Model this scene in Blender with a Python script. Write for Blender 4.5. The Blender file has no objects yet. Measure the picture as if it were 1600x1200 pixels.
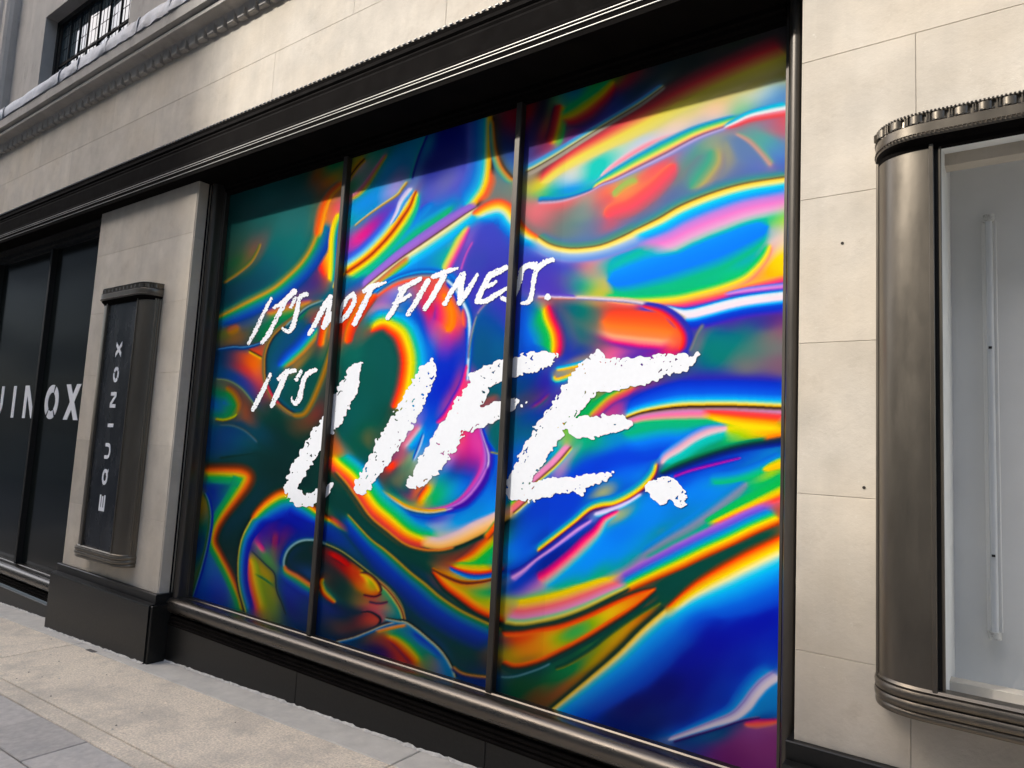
import bpy, math, random
import numpy as np
random.seed(7); RNG = np.random.default_rng(7)
S = bpy.context.scene
# ------------------------------------------------------------------ camera, sky, sun, exposure
ZO = 1.44                                    # eye height above the pavement below the camera
GY = 2.85                                    # distance from the eye to the glass plane (y = 0)
CAM = np.array([[0.813324, -0.01369232, -0.58164989], [0.57946152, 0.10881733, 0.80770238], [0.05223427, -0.99396746, 0.09643792]])
from mathutils import Matrix, Vector
cd = bpy.data.cameras.new('camera'); cam = bpy.data.objects.new('camera', cd); S.collection.objects.link(cam)
cd.sensor_width = 36; cd.lens = 36*1062/1600; cd.clip_end = 2000; cd.clip_start = .05
rt, up, bk = CAM[:, 0], -CAM[:, 1], -CAM[:, 2]
cam.matrix_world = Matrix(((rt[0], up[0], bk[0], 0), (rt[1], up[1], bk[1], -GY), (rt[2], up[2], bk[2], ZO), (0, 0, 0, 1)))
S.camera = cam
SUN = Vector((.85, 1, -1.1)).normalized()    # the way the sunlight travels
W = bpy.data.worlds.new('World'); S.world = W; W.use_nodes = True
nt = W.node_tree; nt.nodes.clear()
sky = nt.nodes.new('ShaderNodeTexSky'); sky.sky_type = 'NISHITA'; sky.sun_disc = False
sky.sun_elevation = math.asin(-SUN.z); sky.sun_rotation = math.atan2(-SUN.x, -SUN.y) % (2*math.pi)
sky.air_density = 1.0; sky.dust_density = 4.0; sky.ozone_density = 1.0
bg = nt.nodes.new('ShaderNodeBackground'); bg.inputs['Strength'].default_value = .15
wo = nt.nodes.new('ShaderNodeOutputWorld'); hs = nt.nodes.new('ShaderNodeHueSaturation'); hs.inputs['Saturation'].default_value = .88; nt.links.new(sky.outputs[0], hs.inputs['Color']); nt.links.new(hs.outputs[0], bg.inputs[0]); nt.links.new(bg.outputs[0], wo.inputs[0])
sd = bpy.data.lights.new('sun', 'SUN'); sd.energy = 2.0; sd.angle = math.radians(1.3); sd.color = (1, .95, .87)
so = bpy.data.objects.new('sun', sd); S.collection.objects.link(so); so.rotation_euler = SUN.to_track_quat('-Z', 'Y').to_euler(); so.location = (-20, -25, 30)
S.view_settings.view_transform = 'Standard'; S.view_settings.look = 'None'; S.view_settings.gamma = 1; S.view_settings.use_curve_mapping = False
S.view_settings.exposure = 1.28
S.cycles.max_bounces = 6; S.cycles.transparent_max_bounces = 8

# ------------------------------------------------------------------ materials
def mat(name, base, rough=.6, metal=0., spec=.5, var=0., scale=6., detail=5., bump=0., bscale=40., coat=0., rvar=0., objvar=0., dark=None, stretch=None, warm=None, streak=0.):
    m = bpy.data.materials.new(name); m.use_nodes = True; n = m.node_tree.nodes; l = m.node_tree.links
    p = n['Principled BSDF']; p.inputs['Roughness'].default_value = rough; p.inputs['Metallic'].default_value = metal
    p.inputs['Specular IOR Level'].default_value = spec; p.inputs['Coat Weight'].default_value = coat
    geo = n.new('ShaderNodeNewGeometry'); src = geo.outputs['Position']
    if stretch:
        mp = n.new('ShaderNodeMapping'); mp.inputs['Scale'].default_value = stretch; l.new(src, mp.inputs[0]); src2 = mp.outputs[0]
    else: src2 = src
    col = n.new('ShaderNodeRGB'); col.outputs[0].default_value = (*base, 1); cur = col.outputs[0]
    def noise(sc, det, s=None, r=.6):
        t = n.new('ShaderNodeTexNoise'); t.inputs['Scale'].default_value = sc; t.inputs['Detail'].default_value = det; t.inputs['Roughness'].default_value = r; l.new(s or src, t.inputs['Vector']); return t.outputs[0]
    def ramp(v, a, b, lo, hi):
        r = n.new('ShaderNodeMapRange'); r.inputs[1].default_value = a; r.inputs[2].default_value = b; r.inputs[3].default_value = lo; r.inputs[4].default_value = hi; l.new(v, r.inputs[0]); return r.outputs[0]
    def mul(c, f):
        x = n.new('ShaderNodeMix'); x.data_type = 'RGBA'; x.blend_type = 'MULTIPLY'; x.inputs[0].default_value = 1
        l.new(c, x.inputs[6]); g = n.new('ShaderNodeCombineColor'); 
        for k in range(3): l.new(f, g.inputs[k])
        l.new(g.outputs[0], x.inputs[7]); return x.outputs[2]
    def blend(c, colour, f):
        x = n.new('ShaderNodeMix'); x.data_type = 'RGBA'; l.new(f, x.inputs[0]); l.new(c, x.inputs[6]); x.inputs[7].default_value = (*colour, 1); return x.outputs[2]
    if var: cur = mul(cur, ramp(noise(scale, detail, src2), .3, .7, 1-var, 1+var))
    if warm: cur = blend(cur, warm, ramp(noise(scale*.35, 3, src2), .42, .75, 0, .6))
    if dark: cur = blend(cur, dark[0], ramp(noise(dark[1], 8, src2, .7), dark[2], dark[3], 0, dark[4]))
    if streak:
        ms = n.new('ShaderNodeMapping'); ms.inputs['Scale'].default_value = (5, 5, .45); l.new(src, ms.inputs[0]); cur = mul(cur, ramp(noise(1.6, 5, ms.outputs[0], .65), .42, .75, 1, 1-streak))
        cur = blend(cur, (.66, .63, .57), ramp(noise(26, 3, src, .8), .66, .78, 0, .5))
    if objvar:
        oi = n.new('ShaderNodeObjectInfo'); cur = mul(cur, ramp(oi.outputs['Random'], 0, 1, 1-objvar, 1+objvar))
    l.new(cur, p.inputs['Base Color'])
    if rvar: l.new(ramp(noise(scale*2, 6, src2), .3, .7, max(rough-rvar, .03), rough+rvar), p.inputs['Roughness'])
    if bump:
        b = n.new('ShaderNodeBump'); b.inputs['Strength'].default_value = bump; b.inputs['Distance'].default_value = .004; l.new(noise(bscale, 8, None, .7), b.inputs['Height']); l.new(b.outputs[0], p.inputs['Normal'])
    return m
M = {}
M['stone'] = mat('portland_stone', (.53, .482, .41), .8, var=.13, scale=4.5, bump=.45, bscale=38, objvar=.085, dark=((.36, .305, .235), 7, .56, .8, .55), warm=(.56, .475, .36), streak=.09)
M['stone_old'] = mat('weathered_stone', (.43, .405, .37), .85, var=.13, scale=4, bump=.5, bscale=40, objvar=.04, dark=((.2, .18, .16), 6, .55, .8, .7), stretch=(1, 1, .5))
M['mortar'] = mat('mortar', (.42, .375, .32), .95, var=.2, scale=30)
M['bronze'] = mat('bronze', (.165, .143, .114), .34, .8, var=.10, scale=3, rvar=.06, bump=.06, bscale=50, stretch=(2.2, 2.2, .6), dark=((.085, .076, .066), 2.2, .45, .8, .5))
M['bronze_frame'] = mat('frame_bronze', (.075, .067, .058), .40, .7, var=.12, scale=4, rvar=.06, bump=.06, bscale=50, stretch=(3, 3, .5))
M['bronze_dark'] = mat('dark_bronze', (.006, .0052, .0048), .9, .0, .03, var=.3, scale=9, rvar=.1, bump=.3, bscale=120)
M['bronze_bright'] = mat('polished_bronze', (.125, .112, .098), .30, .9, var=.12, scale=7, rvar=.06, stretch=(.35, 3, 3), dark=((.06, .054, .048), 5, .55, .85, .5))
M['steel'] = mat('pale_metal_strip', (.40, .39, .37), .5, .5, var=.1)
M['granite'] = mat('black_granite', (.0085, .0085, .008), .36, spec=.3, var=.3, scale=60, rvar=.06, dark=((.04, .038, .034), 22, .64, .88, .5))
M['granite_edge'] = mat('granite_lip', (.03, .03, .03), .2, var=.3, scale=30)
M['dark_glass'] = mat('tinted_black_glass', (.008, .0105, .010), .13, spec=.42)
M['matte_black'] = mat('matte_black', (.012, .012, .013), .8, spec=.1)
M['black'] = mat('black_frame', (.012, .012, .012), .5, spec=.25, var=.2, scale=20, rvar=.1)
M['white_vinyl'] = mat('white_vinyl', (.66, .685, .73), .5, var=.02, scale=40)
M['white_letter'] = mat('white_letter', (.86, .87, .90), .5)
M['white_paint'] = mat('white_paint', (.78, .79, .77), .55, var=.06, scale=9, dark=((.2, .18, .15), 14, .62, .85, .5))
M['grey_paint'] = mat('grey_back_panel', (.74, .74, .72), .6, var=.05, scale=3, dark=((.4, .38, .35), 10, .68, .85, .35))
M['tube'] = mat('glass_tube', (.62, .64, .65), .2, var=.03)
M['cap_white'] = mat('tube_cap', (.6, .6, .57), .5, dark=((.12, .09, .07), 60, .5, .7, .8))
M['sign_face'] = mat('dusty_black_face', (.016, .018, .022), .25, var=.3, scale=4, dark=((.085, .09, .1), 7, .5, .8, .5), stretch=(1, 1, .4), rvar=.12)
M['lead'] = mat('lead_flashing', (.17, .18, .205), .42, .35, var=.22, scale=14, bump=.9, bscale=22, rvar=.1)
M['concrete'] = mat('exposed_aggregate', (.74, .64, .50), .9, var=.28, scale=95, detail=3, bump=.9, bscale=120, objvar=.03, dark=((.40, .365, .31), 2.4, .44, .68, .75))
M['screed'] = mat('smooth_screed', (.54, .51, .45), .85, var=.10, scale=9, bump=.35, bscale=60, dark=((.36, .35, .33), 5, .5, .75, .6))
M['slab'] = mat('grey_paving_slab', (.45, .42, .38), .8, var=.13, scale=26, bump=.5, bscale=80, objvar=.09, dark=((.26, .26, .26), 4, .5, .75, .5))
M['grout'] = mat('pale_grout', (.5, .48, .44), .9, var=.25, scale=40)
M['joint'] = mat('paving_joint', (.11, .10, .09), .95)
M['asphalt'] = mat('asphalt', (.05, .05, .052), .9, var=.25, scale=60, bump=.6, bscale=120)
M['brick_far'] = mat('opposite_facade', (.13, .125, .115), .8, var=.12, scale=2)
M['stone_far'] = mat('opposite_stone', (.50, .47, .42), .8, var=.1, scale=2)
M['glass_far'] = mat('opposite_glass', (.03, .035, .04), .1)
M['pane_blue'] = mat('leaded_pane', (.03, .05, .065), .03, spec=1.)
M['hole_dark'] = mat('hole_dark', (.03, .025, .02), .9)

# ------------------------------------------------------------------ mesh helpers
class MB:
    def __init__(s): s.v = []; s.f = []
    def add(s, v, f):
        k = len(s.v); s.v += [tuple(map(float, q)) for q in v]; s.f += [tuple(i+k for i in g) for g in f]; return s
    def box(s, x0, x1, y0, y1, z0, z1, c=0.):
        """box; with c the front (low y) face gets a chamfer"""
        if not c:
            v = [(x, y, z) for y in (y0, y1) for z in (z0, z1) for x in (x0, x1)]
            return s.add(v, [(0, 1, 3, 2), (5, 4, 6, 7), (4, 0, 2, 6), (1, 5, 7, 3), (2, 3, 7, 6), (4, 5, 1, 0)])
        r = lambda y, d: [(x0+d, y, z0+d), (x1-d, y, z0+d), (x1-d, y, z1-d), (x0+d, y, z1-d)]
        f = [(0, 1, 2, 3), (11, 10, 9, 8)]
        for a in (0, 4):
            for i in range(4): j = (i+1) % 4; f.append((a+i, a+4+i, a+4+j, a+j))
        return s.add(r(y0, c)+r(y0+c, 0)+r(y1, 0), f)
    def prof_x(s, prof, x0, x1, caps=True):
        n = len(prof); v = [(x0, y, z) for y, z in prof]+[(x1, y, z) for y, z in prof]
        f = [(i, (i+1) % n, n+(i+1) % n, n+i) for i in range(n)]
        if caps: f += [tuple(range(n))[::-1], tuple(range(n, 2*n))]
        return s.add(v, f)
    def prof_z(s, prof, z0, z1, caps=True):
        n = len(prof); v = [(x, y, z0) for x, y in prof]+[(x, y, z1) for x, y in prof]
        f = [(i, (i+1) % n, n+(i+1) % n, n+i) for i in range(n)]
        if caps: f += [tuple(range(n))[::-1], tuple(range(n, 2*n))]
        return s.add(v, f)
    def poly(s, pts): return s.add(pts, [tuple(range(len(pts)))])
def arc(cx, cy, r, a0, a1, n=10):
    return [(cx+r*math.cos(math.radians(a0+(a1-a0)*i/n)), cy+r*math.sin(math.radians(a0+(a1-a0)*i/n))) for i in range(n+1)]
BASE = {}
def link(o): S.collection.objects.link(o); return o
def obj(name, mb, m, parent=None, smooth=False, loc=(0, 0, 0), kind=None):
    b = BASE.get(parent.name, (0, 0, 0)) if parent else (0, 0, 0)
    me = bpy.data.meshes.new(name); me.from_pydata([(x-b[0]-loc[0], y-b[1]-loc[1], z-b[2]-loc[2]) for x, y, z in mb.v], [], mb.f); me.materials.append(m)
    import bmesh
    bm = bmesh.new(); bm.from_mesh(me); bmesh.ops.recalc_face_normals(bm, faces=bm.faces); bm.to_mesh(me); bm.free()
    o = link(bpy.data.objects.new(name, me)); o.location = loc
    if parent: o.parent = parent; BASE[o.name] = (b[0]+loc[0], b[1]+loc[1], b[2]+loc[2])
    else: BASE[o.name] = loc
    if smooth:
        me.polygons.foreach_set('use_smooth', [True]*len(me.polygons))
        try: me.set_sharp_from_angle(angle=math.radians(32))
        except Exception: pass
    if kind: o['kind'] = kind
    return o
def thing(name, label, cat, loc, group=None):
    o = link(bpy.data.objects.new(name, None)); o.location = loc; o.empty_display_size = .1; BASE[o.name] = tuple(loc); o['label'] = label; o['category'] = cat
    if group: o['group'] = group
    return o
def clone(o, d=(0, 0, 0), parent=None, rot=None):
    c = o.copy(); link(c); c.location = (o.location[0]+d[0], o.location[1]+d[1], o.location[2]+d[2])
    if parent: c.parent = parent
    if rot is not None: c.rotation_euler = rot
    return c
def Zp(z): return z+ZO                        # heights below are measured from the eye
# ------------------------------------------------------------------ ground, pavement, street
gz = lambda x: .04*x
def sloped(mb, x0, x1, y0, y1, top, thick=.06, c=.004):
    z = lambda x, d: gz(x)+d
    r = lambda d, h: [(x0+d, y0+d, z(x0+d, h)), (x1-d, y0+d, z(x1-d, h)), (x1-d, y1-d, z(x1-d, h)), (x0+d, y1-d, z(x0+d, h))]
    f = [(8, 9, 10, 11)]
    for a in (0, 4):
        for i in range(4): j = (i+1) % 4; f.append((a+i, a+j, a+4+j, a+4+i))
    return mb.add(r(0, top-thick)+r(0, top-c)+r(c, top), f)
g = MB(); g.add([(-300, -300, gz(-300)*0-14), (300, -300, -14), (300, 60, -14), (-300, 60, -14)], [(0, 1, 2, 3)])
g = MB(); xs = [-140, 100]; g.add([(-140, -90, gz(-140)-.16), (100, -90, gz(100)-.16), (100, 20, gz(100)-.16), (-140, 20, gz(-140)-.16)], [(0, 1, 2, 3)])
gr = obj('ground', g, M['asphalt']); gr['kind'] = 'structure'; gr['label'] = 'sloping ground under the street and buildings'
r = MB(); r.add([(-140, -13, gz(-140)-.13), (100, -13, gz(100)-.13), (100, -3.6, gz(100)-.13), (-140, -3.6, gz(-140)-.13)], [(0, 1, 2, 3)])
rd = obj('road', r, M['asphalt']); rd['kind'] = 'structure'; rd['label'] = 'asphalt road beyond the pavement'
pv = link(bpy.data.objects.new('pavement', None)); BASE['pavement'] = (0, 0, 0); pv['kind'] = 'structure'; pv['label'] = 'pale aggregate and grey slab pavement along the shop front'
b = MB(); sloped(b, -16, 4, -3.6, -.02, -.012); obj('joint_bed', b, M['joint'], pv)
crossx = [-16, -12.3, -8.95, -5.85, -2.4, .9, 4]
for a, c_ in zip(crossx[:-1], crossx[1:]):
    s = MB(); sloped(s, a+.004, c_-.004, -.343, -.021, 0); obj('screed_strip', s, M['screed'], pv)
    s = MB(); sloped(s, a+.004, c_-.004, -.986, -.347, .0); obj('aggregate_bay', s, M['concrete'], pv)
    s = MB(); sloped(s, a+.004, c_-.004, -1.10, -.994, .0); obj('edge_strip', s, M['concrete'], pv)
rows = [-1.103, -1.40, -1.95, -2.55, -3.15, -3.44]
for k, (y1, y0) in enumerate(zip(rows[:-1], rows[1:])):
    x = -9.4+.33*(k*7 % 3)
    while x < 3.4:
        w = random.choice((.55, .6, .75, .9)); xe = x+w
        if k == 0:
            xe = x+.56
        s = MB(); sloped(s, x+.003, xe-.003, y0+.003, y1-.003, random.uniform(-.002, .002)); obj('paving_slab', s, M['slab'], pv); x = xe
k_ = MB(); sloped(k_, -16, 4, -3.6, -3.445, .0, .14, .012); obj('kerb', k_, M['slab'], pv)

def fillet(y, xa, xb):
    m = MB(); n = int((xb-xa)/.03); P = []
    for i in range(n+1):
        x = xa+(xb-xa)*i/n; w = max(.004, .014+RNG.normal(0, .006)); P += [(x, y+.001, gz(x)+.012+RNG.normal(0, .003)), (x, y-w, gz(x)+.0015)]
    m.add(P, [(2*i, 2*i+1, 2*i+3, 2*i+2) for i in range(n)]); obj('mortar_fillet', m, M['grout'], pv)
fillet(-.272, -6.6, -4.93); fillet(-.135, -4.9, -.63); fillet(-.135, -16, -6.61)
s = MB(); sloped(s, -5.62, -5.50, -.36, -.325, .002, .004, .001); obj('dark_patch', s, M['joint'], pv)  # small dark patch on the pavement
for k in range(26):
    x = RNG.uniform(-6.5, -2.2); y = -RNG.uniform(.3, 1.05); r_ = RNG.uniform(.003, .007); m = MB()
    pts = [(x+r_*math.cos(a)*RNG.uniform(.7, 1.2), y+r_*math.sin(a)*RNG.uniform(.7, 1.2), gz(x)+.0005) for a in np.linspace(0, 5.4, 6)]
    m.add(pts+[(x, y, gz(x)+r_*.9)], [(i, (i+1) % 6, 6) for i in range(6)]); obj('pebble', m, random.choice((M['grout'], M['joint'], M['slab'])), pv)
# ------------------------------------------------------------------ buildings across the street (they shade and mirror in the glass)
def far_block(label, x0, x1, y0, y1, h, m, nx, nf, zb, skew=0):
    t = thing('opposite_building', label, 'building', ((x0+x1)/2, (y0+y1)/2, zb))
    b = MB(); b.prof_z([(x0, y1), (x1, y1), (x1-skew, y0), (x0-skew, y0)], zb-2, zb+h); b.box(x0-.2, x1+(0 if skew else .2), y1-.1, y1+.35, zb+h-.5, zb+h+.3); obj('wall', b, m, t)
    fw = None
    for i in range(nx):
        for j in range(nf):
            cx = x0+(i+.5)*(x1-x0)/nx; cz = zb+1.2+(j+.5)*(h-2)/nf; w = (x1-x0)/nx*.28; hh = (h-2)/nf*.33
            if fw is None:
                f = MB(); f.box(cx-w, cx+w, y1-.02, y1+.06, cz-hh, cz+hh); fw = obj('window', f, M['stone_far'], t, loc=(cx-BASE[t.name][0], 0, cz-zb))
                p = MB(); p.box(cx-w+.1, cx+w-.1, y1+.02, y1+.07, cz-hh+.1, cz+hh-.1); fp = obj('pane', p, M['glass_far'], fw); c0 = (cx, cz)
            else:
                o = clone(fw, (cx-c0[0], 0, cz-c0[1]), t); clone(fp, (0, 0, 0), o)
    return t
far_block('long terrace across the street, reflected in the printed window', -19.1, 45, -30, -17, 19.42, M['stone_far'], 18, 5, -.6)
far_block('tall narrow block across the street that shades the left of the facade', -27.5, -19.12, -30, -17, 27, M['stone_far'], 3, 7, -.9, 13)
far_block('dark block farther down the opposite side of the street', -62, -28, -32, -17, 22, M['brick_far'], 9, 3, -1.6)
far_block('dim block at the far end of the opposite side', -125, -63, -32, -17, 24, M['brick_far'], 16, 4, -3.6)

# ------------------------------------------------------------------ the stone building
YS = -.20                                     # stone face
B = thing('stone_building', 'pale Portland stone shop building with black granite plinth and bronze fascia', 'building', (-3, .4, 0))
core = MB()
core.box(-6.555, -4.965, YS+.012, .35, Zp(-2.2), Zp(2.15)); core.box(-.598, -.30, YS+.012, .4, Zp(-2), Zp(2.15)); core.box(-.299, .93, YS+.062, .4, Zp(-2), Zp(-.75)); core.box(-.299, .93, YS+.062, .4, Zp(1.125), Zp(2.15)); core.box(-.299, .93, YS+.012, YS+.061, Zp(-2), Zp(-.665)); core.box(-.299, .93, YS+.012, YS+.061, Zp(1.05), Zp(2.15)); core.box(.931, 4, YS+.012, .4, Zp(-2), Zp(2.15)); core.box(-16, 4, YS+.012, .4, Zp(2.0), Zp(3.3))
obj('wall_core', core, M['mortar'], B)
G = .0006
def block(x0, x1, z0, z1, y=YS, back=.06, m='stone', c=.0012, g=G):
    b = MB(); b.box(x0+g, x1-g, y, y+back, Zp(z0)+g, Zp(z1)-g, c); return obj('stone_block', b, M[m], B)
# left pier: face and its right return
cz = [-1.17, -.655, -.103, .45, 1.0, 1.525, 2.1]
for i, (a, c_) in enumerate(zip(cz[:-1], cz[1:])):
    sp = [(-6.567, -4.968)] if i % 2 == 0 else [(-6.567, -5.66), (-5.66, -4.968)]
    for x0, x1 in sp: block(x0, x1, a, c_)
rz = [-1.17, -.687, -.142, .41, .953, 1.479, 2.1]
for a, c_ in zip(rz[:-1], rz[1:]):
    b = MB(); b.box(-4.975, -4.957, YS+.004, -.085, Zp(a)+G, Zp(c_)-G, .003); obj('return_stone', b, M['stone'], B)
    b = MB(); b.box(-6.58, -6.56, YS+.004, .0, Zp(a)+G, Zp(c_)-G, .003); obj('return_stone', b, M['stone'], B)
# right pier and wall
cz = [-.963, -.655, -.103, .45, 1.0, 1.55, 2.1]
vj = [[-.245, 1.3, 4], [.93, 4], [.93, 4], [.93, 4], [-.221, .93, 4], [.75, 4]]
for i, (a, c_) in enumerate(zip(cz[:-1], cz[1:])):
    x = -.603
    for xe in vj[i]:
        if 1 <= i <= 3 or (i == 4 and x < .9 and xe > -.3):      # the display case is deepened into the pier here to shade its back
            if i == 4: block(x, xe, a if x < -.5 else 1.04, c_)
            elif x < -.3: block(x, -.30, a, c_)
            else: block(max(x, .93), xe, a, c_)
        else: block(x, xe, a, c_)
        x = xe
# upper wall over the fascia
for a, c_, js in ((2.1, 2.70, [-16, -13.4, -11.2, -9.1, -7.4, -5.75, -4.11, -2.5, -.9, .7, 2.3, 4]), (2.70, 3.20, [-16, -14.4, -12.2, -10.2, -8.2, -6.55, -4.95, -3.3, -1.7, -.1, 1.5, 4])):
    for x0, x1 in zip(js[:-1], js[1:]): block(x0, x1, a, c_)
for x, z in ((-.456, .814), (-.383, -.066)):
    h = MB(); n = 10; pts = [(x+.0055*math.cos(2*math.pi*k/n), YS-.0015, Zp(z)+.0055*math.sin(2*math.pi*k/n)) for k in range(n)]; h.add(pts+[(p[0], YS+.01, p[2]) for p in pts], [tuple(range(n))]+[(k, (k+1) % n, n+(k+1) % n, n+k) for k in range(n)]); obj('hole_disc', h, M['hole_dark'], B)  # near-black discs paint the shade inside small holes
# string course with dentils and lead capping
yc = YS-.13
sc = [(YS+.05, Zp(3.10)), (YS-.012, Zp(3.10)), (YS-.02, Zp(3.135)), (YS-.05, Zp(3.175)), (yc+.012, Zp(3.185)), (yc, Zp(3.192)), (yc, Zp(3.222)), (yc+.012, Zp(3.228)), (yc+.012, Zp(3.240)), (yc-.03, Zp(3.25)), (yc-.035, Zp(3.345)), (YS+.05, Zp(3.36))]
xj = [-16, -13.6, -11.4, -9.3, -7.15, -5.35, -3.3, -1.2, .9, 4]
for x0, x1 in zip(xj[:-1], xj[1:]):
    s = MB(); s.prof_x(sc, x0+.0015, x1-.0015); obj('cornice_stone', s, M['stone_old'], B)
d0 = None
for k in range(110):
    x = -12+k*.135
    if d0 is None:
        d = MB(); d.box(x, x+.085, YS-.045, YS+.02, Zp(3.085), Zp(3.174), .006); d0 = obj('dentil', d, M['stone_old'], B, loc=(x+3, 0, 0)); dx0 = x
    else: clone(d0, (x-dx0, 0, 0))
xl = [-14.1, -12.9, -11.7, -10.5, -9.75, -8.88, -7.45, -7.02, -6.45, -5.88, -5.35, -4.6, -3.8, -2.9, -2.0, -1.1, -.2, .8, 2, 3.2]
for x0, x1 in zip(xl[:-1], xl[1:]):
    s = MB(); n = 9; rows_ = []
    pr = [(yc-.034, 3.335), (yc-.044, 3.342), (yc-.046, 3.39), (yc-.042, 3.44), (yc-.03, 3.475), (yc+.02, 3.49), (-.10, 3.53)]
    for i in range(n+1):
        x = x0+.012+(x1-x0-.024)*i/n
        rows_.append([(x, y+RNG.normal(0, .0035), Zp(z)+RNG.normal(0, .003)) for y, z in pr])
    m_ = len(pr); s.add([p for q in rows_ for p in q], [(i*m_+j, (i+1)*m_+j, (i+1)*m_+j+1, i*m_+j+1) for i in range(n) for j in range(m_-1)])
    obj('lead_sheet', s, M['lead'], B, smooth=True)
    s = MB(); s.prof_x([(y-.006, Zp(z)+.004) for y, z in pr]+[(-.1, Zp(3.45)), (yc, Zp(3.34))], x1-.012, x1+.012); obj('lead_roll', s, M['lead'], B)
# upper storey
YU = -.10
up_ = MB(); up_.box(-9.22, -8.84, YU, .02, Zp(3.4), Zp(6.6)); up_.box(-6.72, 4, YU, .3, Zp(3.4), Zp(6.6)); up_.box(-8.84, -6.72, YU, .02, Zp(4.665), Zp(6.6)); up_.box(-8.84, -6.72, YU, .02, Zp(3.3), Zp(3.66))
obj('upper_wall', up_, M['stone_old'], B)
pn = MB(); pn.box(-9.96, -9.22, YU+.07, .3, Zp(3.4), Zp(6.6)); pn.box(-9.43, -9.34, YU+.035, YU+.07, Zp(3.4), Zp(6.6)); obj('sunk_panel', pn, M['stone_old'], B)
pl = MB(); pl.prof_z([(-16, .3), (-16, YU-.10), (-10.42, YU-.10), (-10.40, YU-.085), (-10.16, YU-.085), (-10.13, YU-.06), (-10.02, YU-.06), (-9.985, YU-.035), (-9.96, YU), (-9.96, .3)], Zp(3.4), Zp(6.6)); obj('pilaster', pl, M['stone_old'], B)
uw = obj('upper_window', MB().box(-8.84, -8.78, .02, .2, Zp(3.6), Zp(4.66)).box(-6.78, -6.72, .02, .2, Zp(3.6), Zp(4.66)).box(-8.84, -6.72, .02, .2, Zp(4.60), Zp(4.67)).box(-8.84, -6.72, .02, .2, Zp(3.6), Zp(3.66)).box(-8.78, -8.73, .035, .2, Zp(3.66), Zp(4.6)), M['black'], B)
xs_ = [-8.73, -8.50, -8.25, -8.03, -7.77, -7.52, -7.27, -7.02, -6.78]
for i in range(8):
    for za, zb in ((3.66, 4.10), (4.10, 4.6)):
        tilt = RNG.normal(0, .003)
        p = MB(); p.add([(xs_[i], .05-tilt, Zp(za)), (xs_[i+1], .05+tilt, Zp(za)), (xs_[i+1], .05+tilt, Zp(zb)), (xs_[i], .05-tilt, Zp(zb))], [(0, 1, 2, 3)]); obj('pane', p, M['pane_blue'], uw)
for i, x in enumerate(xs_[1:-1]):
    w = .015 if x == -8.03 else .0065
    b = MB(); b.box(x-w, x+w, .040, .055, Zp(3.66), Zp(4.6)); obj('glazing_bar', b, M['matte_black'], uw)
b = MB(); b.box(-8.73, -6.78, .041, .055, Zp(4.09), Zp(4.112)); obj('glazing_bar', b, M['matte_black'], uw)
ld = MB()
for i in range(8):
    for k in (1, 2):
        x = xs_[i]+(xs_[i+1]-xs_[i])*k/3; ld.box(x-.0016, x+.0016, .047, .0495, Zp(3.66), Zp(4.6))
for k in range(1, 6): z = 3.66+.94*k/6; ld.box(-8.73, -6.78, .0472, .0497, Zp(z)-.0016, Zp(z)+.0016)
obj('leading', ld, M['matte_black'], uw, kind='stuff')
# bronze fascia
YF = -.29
fa = obj('fascia', MB().prof_x([(YS+.01, Zp(2.31)), (YS-.03, Zp(2.31)), (YS-.045, Zp(2.295)), (YS-.04, Zp(2.275)), (YS-.055, Zp(2.262)), (YS-.062, Zp(2.235)), (YS-.052, Zp(2.222)), (YS-.062, Zp(2.205)), (YS-.058, Zp(2.19)), (YF+.022, Zp(2.17)), (YF+.02, Zp(2.055)), (YF+.008, Zp(2.045)), (YF, Zp(2.03)), (YF, Zp(1.93)), (YF+.02, Zp(1.925)), (-.03, Zp(1.925)), (-.03, Zp(1.98)), (YS+.01, Zp(2.0))], -16, 4), M['bronze_dark'], B)
for z in (2.013, 1.995, 1.961):
    t = MB(); t.prof_x([(YF-.001, Zp(z)-.0028), (YF-.005, Zp(z)-.0015), (YF-.005, Zp(z)+.0015), (YF-.001, Zp(z)+.0028)], -16, 4); obj('pale_strip', t, M['steel'], fa)
bd = MB()
for k in range(300):
    x = -12.6+k*.045; bd.box(x, x+.024, YS-.046, YS-.02, Zp(2.304), Zp(2.3145), .004)
obj('crest_teeth', bd, M['steel'], fa, kind='stuff')  # pale metal paints the lit look of the teeth
# granite plinth
def plinth(x0, x1, zt, lip, y1, y2, js):
    for a, c_ in zip(js[:-1], js[1:]):
        s = MB(); s.prof_x([(.0, Zp(-2.4)), (y1, Zp(-2.4)), (y1, Zp(lip)-.012), (y1+.006, Zp(lip)), (y2, Zp(lip)+.004), (y2, Zp(zt)-.004), (y2+.004, Zp(zt)), (0, Zp(zt))], a+.0008, c_-.0008); obj('granite_panel', s, M['granite'], B)
plinth(-6.60, -4.93, -1.168, -1.235, -.272, -.228, [-6.60, -4.93])
plinth(-.625, 4, -.962, -1.03, -.272, -.228, [-.625, 1.2, 4])
s = MB(); s.box(-4.9305, -4.90, -.262, 0, Zp(-2.4), Zp(-1.24), .004); obj('granite_panel', s, M['granite'], B)
for x0, x1 in ((-4.90, -3.42), (-3.42, -2.0), (-2.0, -.625)):
    s = MB(); s.box(x0+.001, x1-.001, -.135, .05, Zp(-2.4), Zp(-1.378), .004); obj('granite_panel', s, M['granite'], B)
s = MB(); s.box(-16, -6.602, -.135, .05, Zp(-2.8), Zp(-1.60), .004); obj('granite_panel', s, M['granite'], B)
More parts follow.
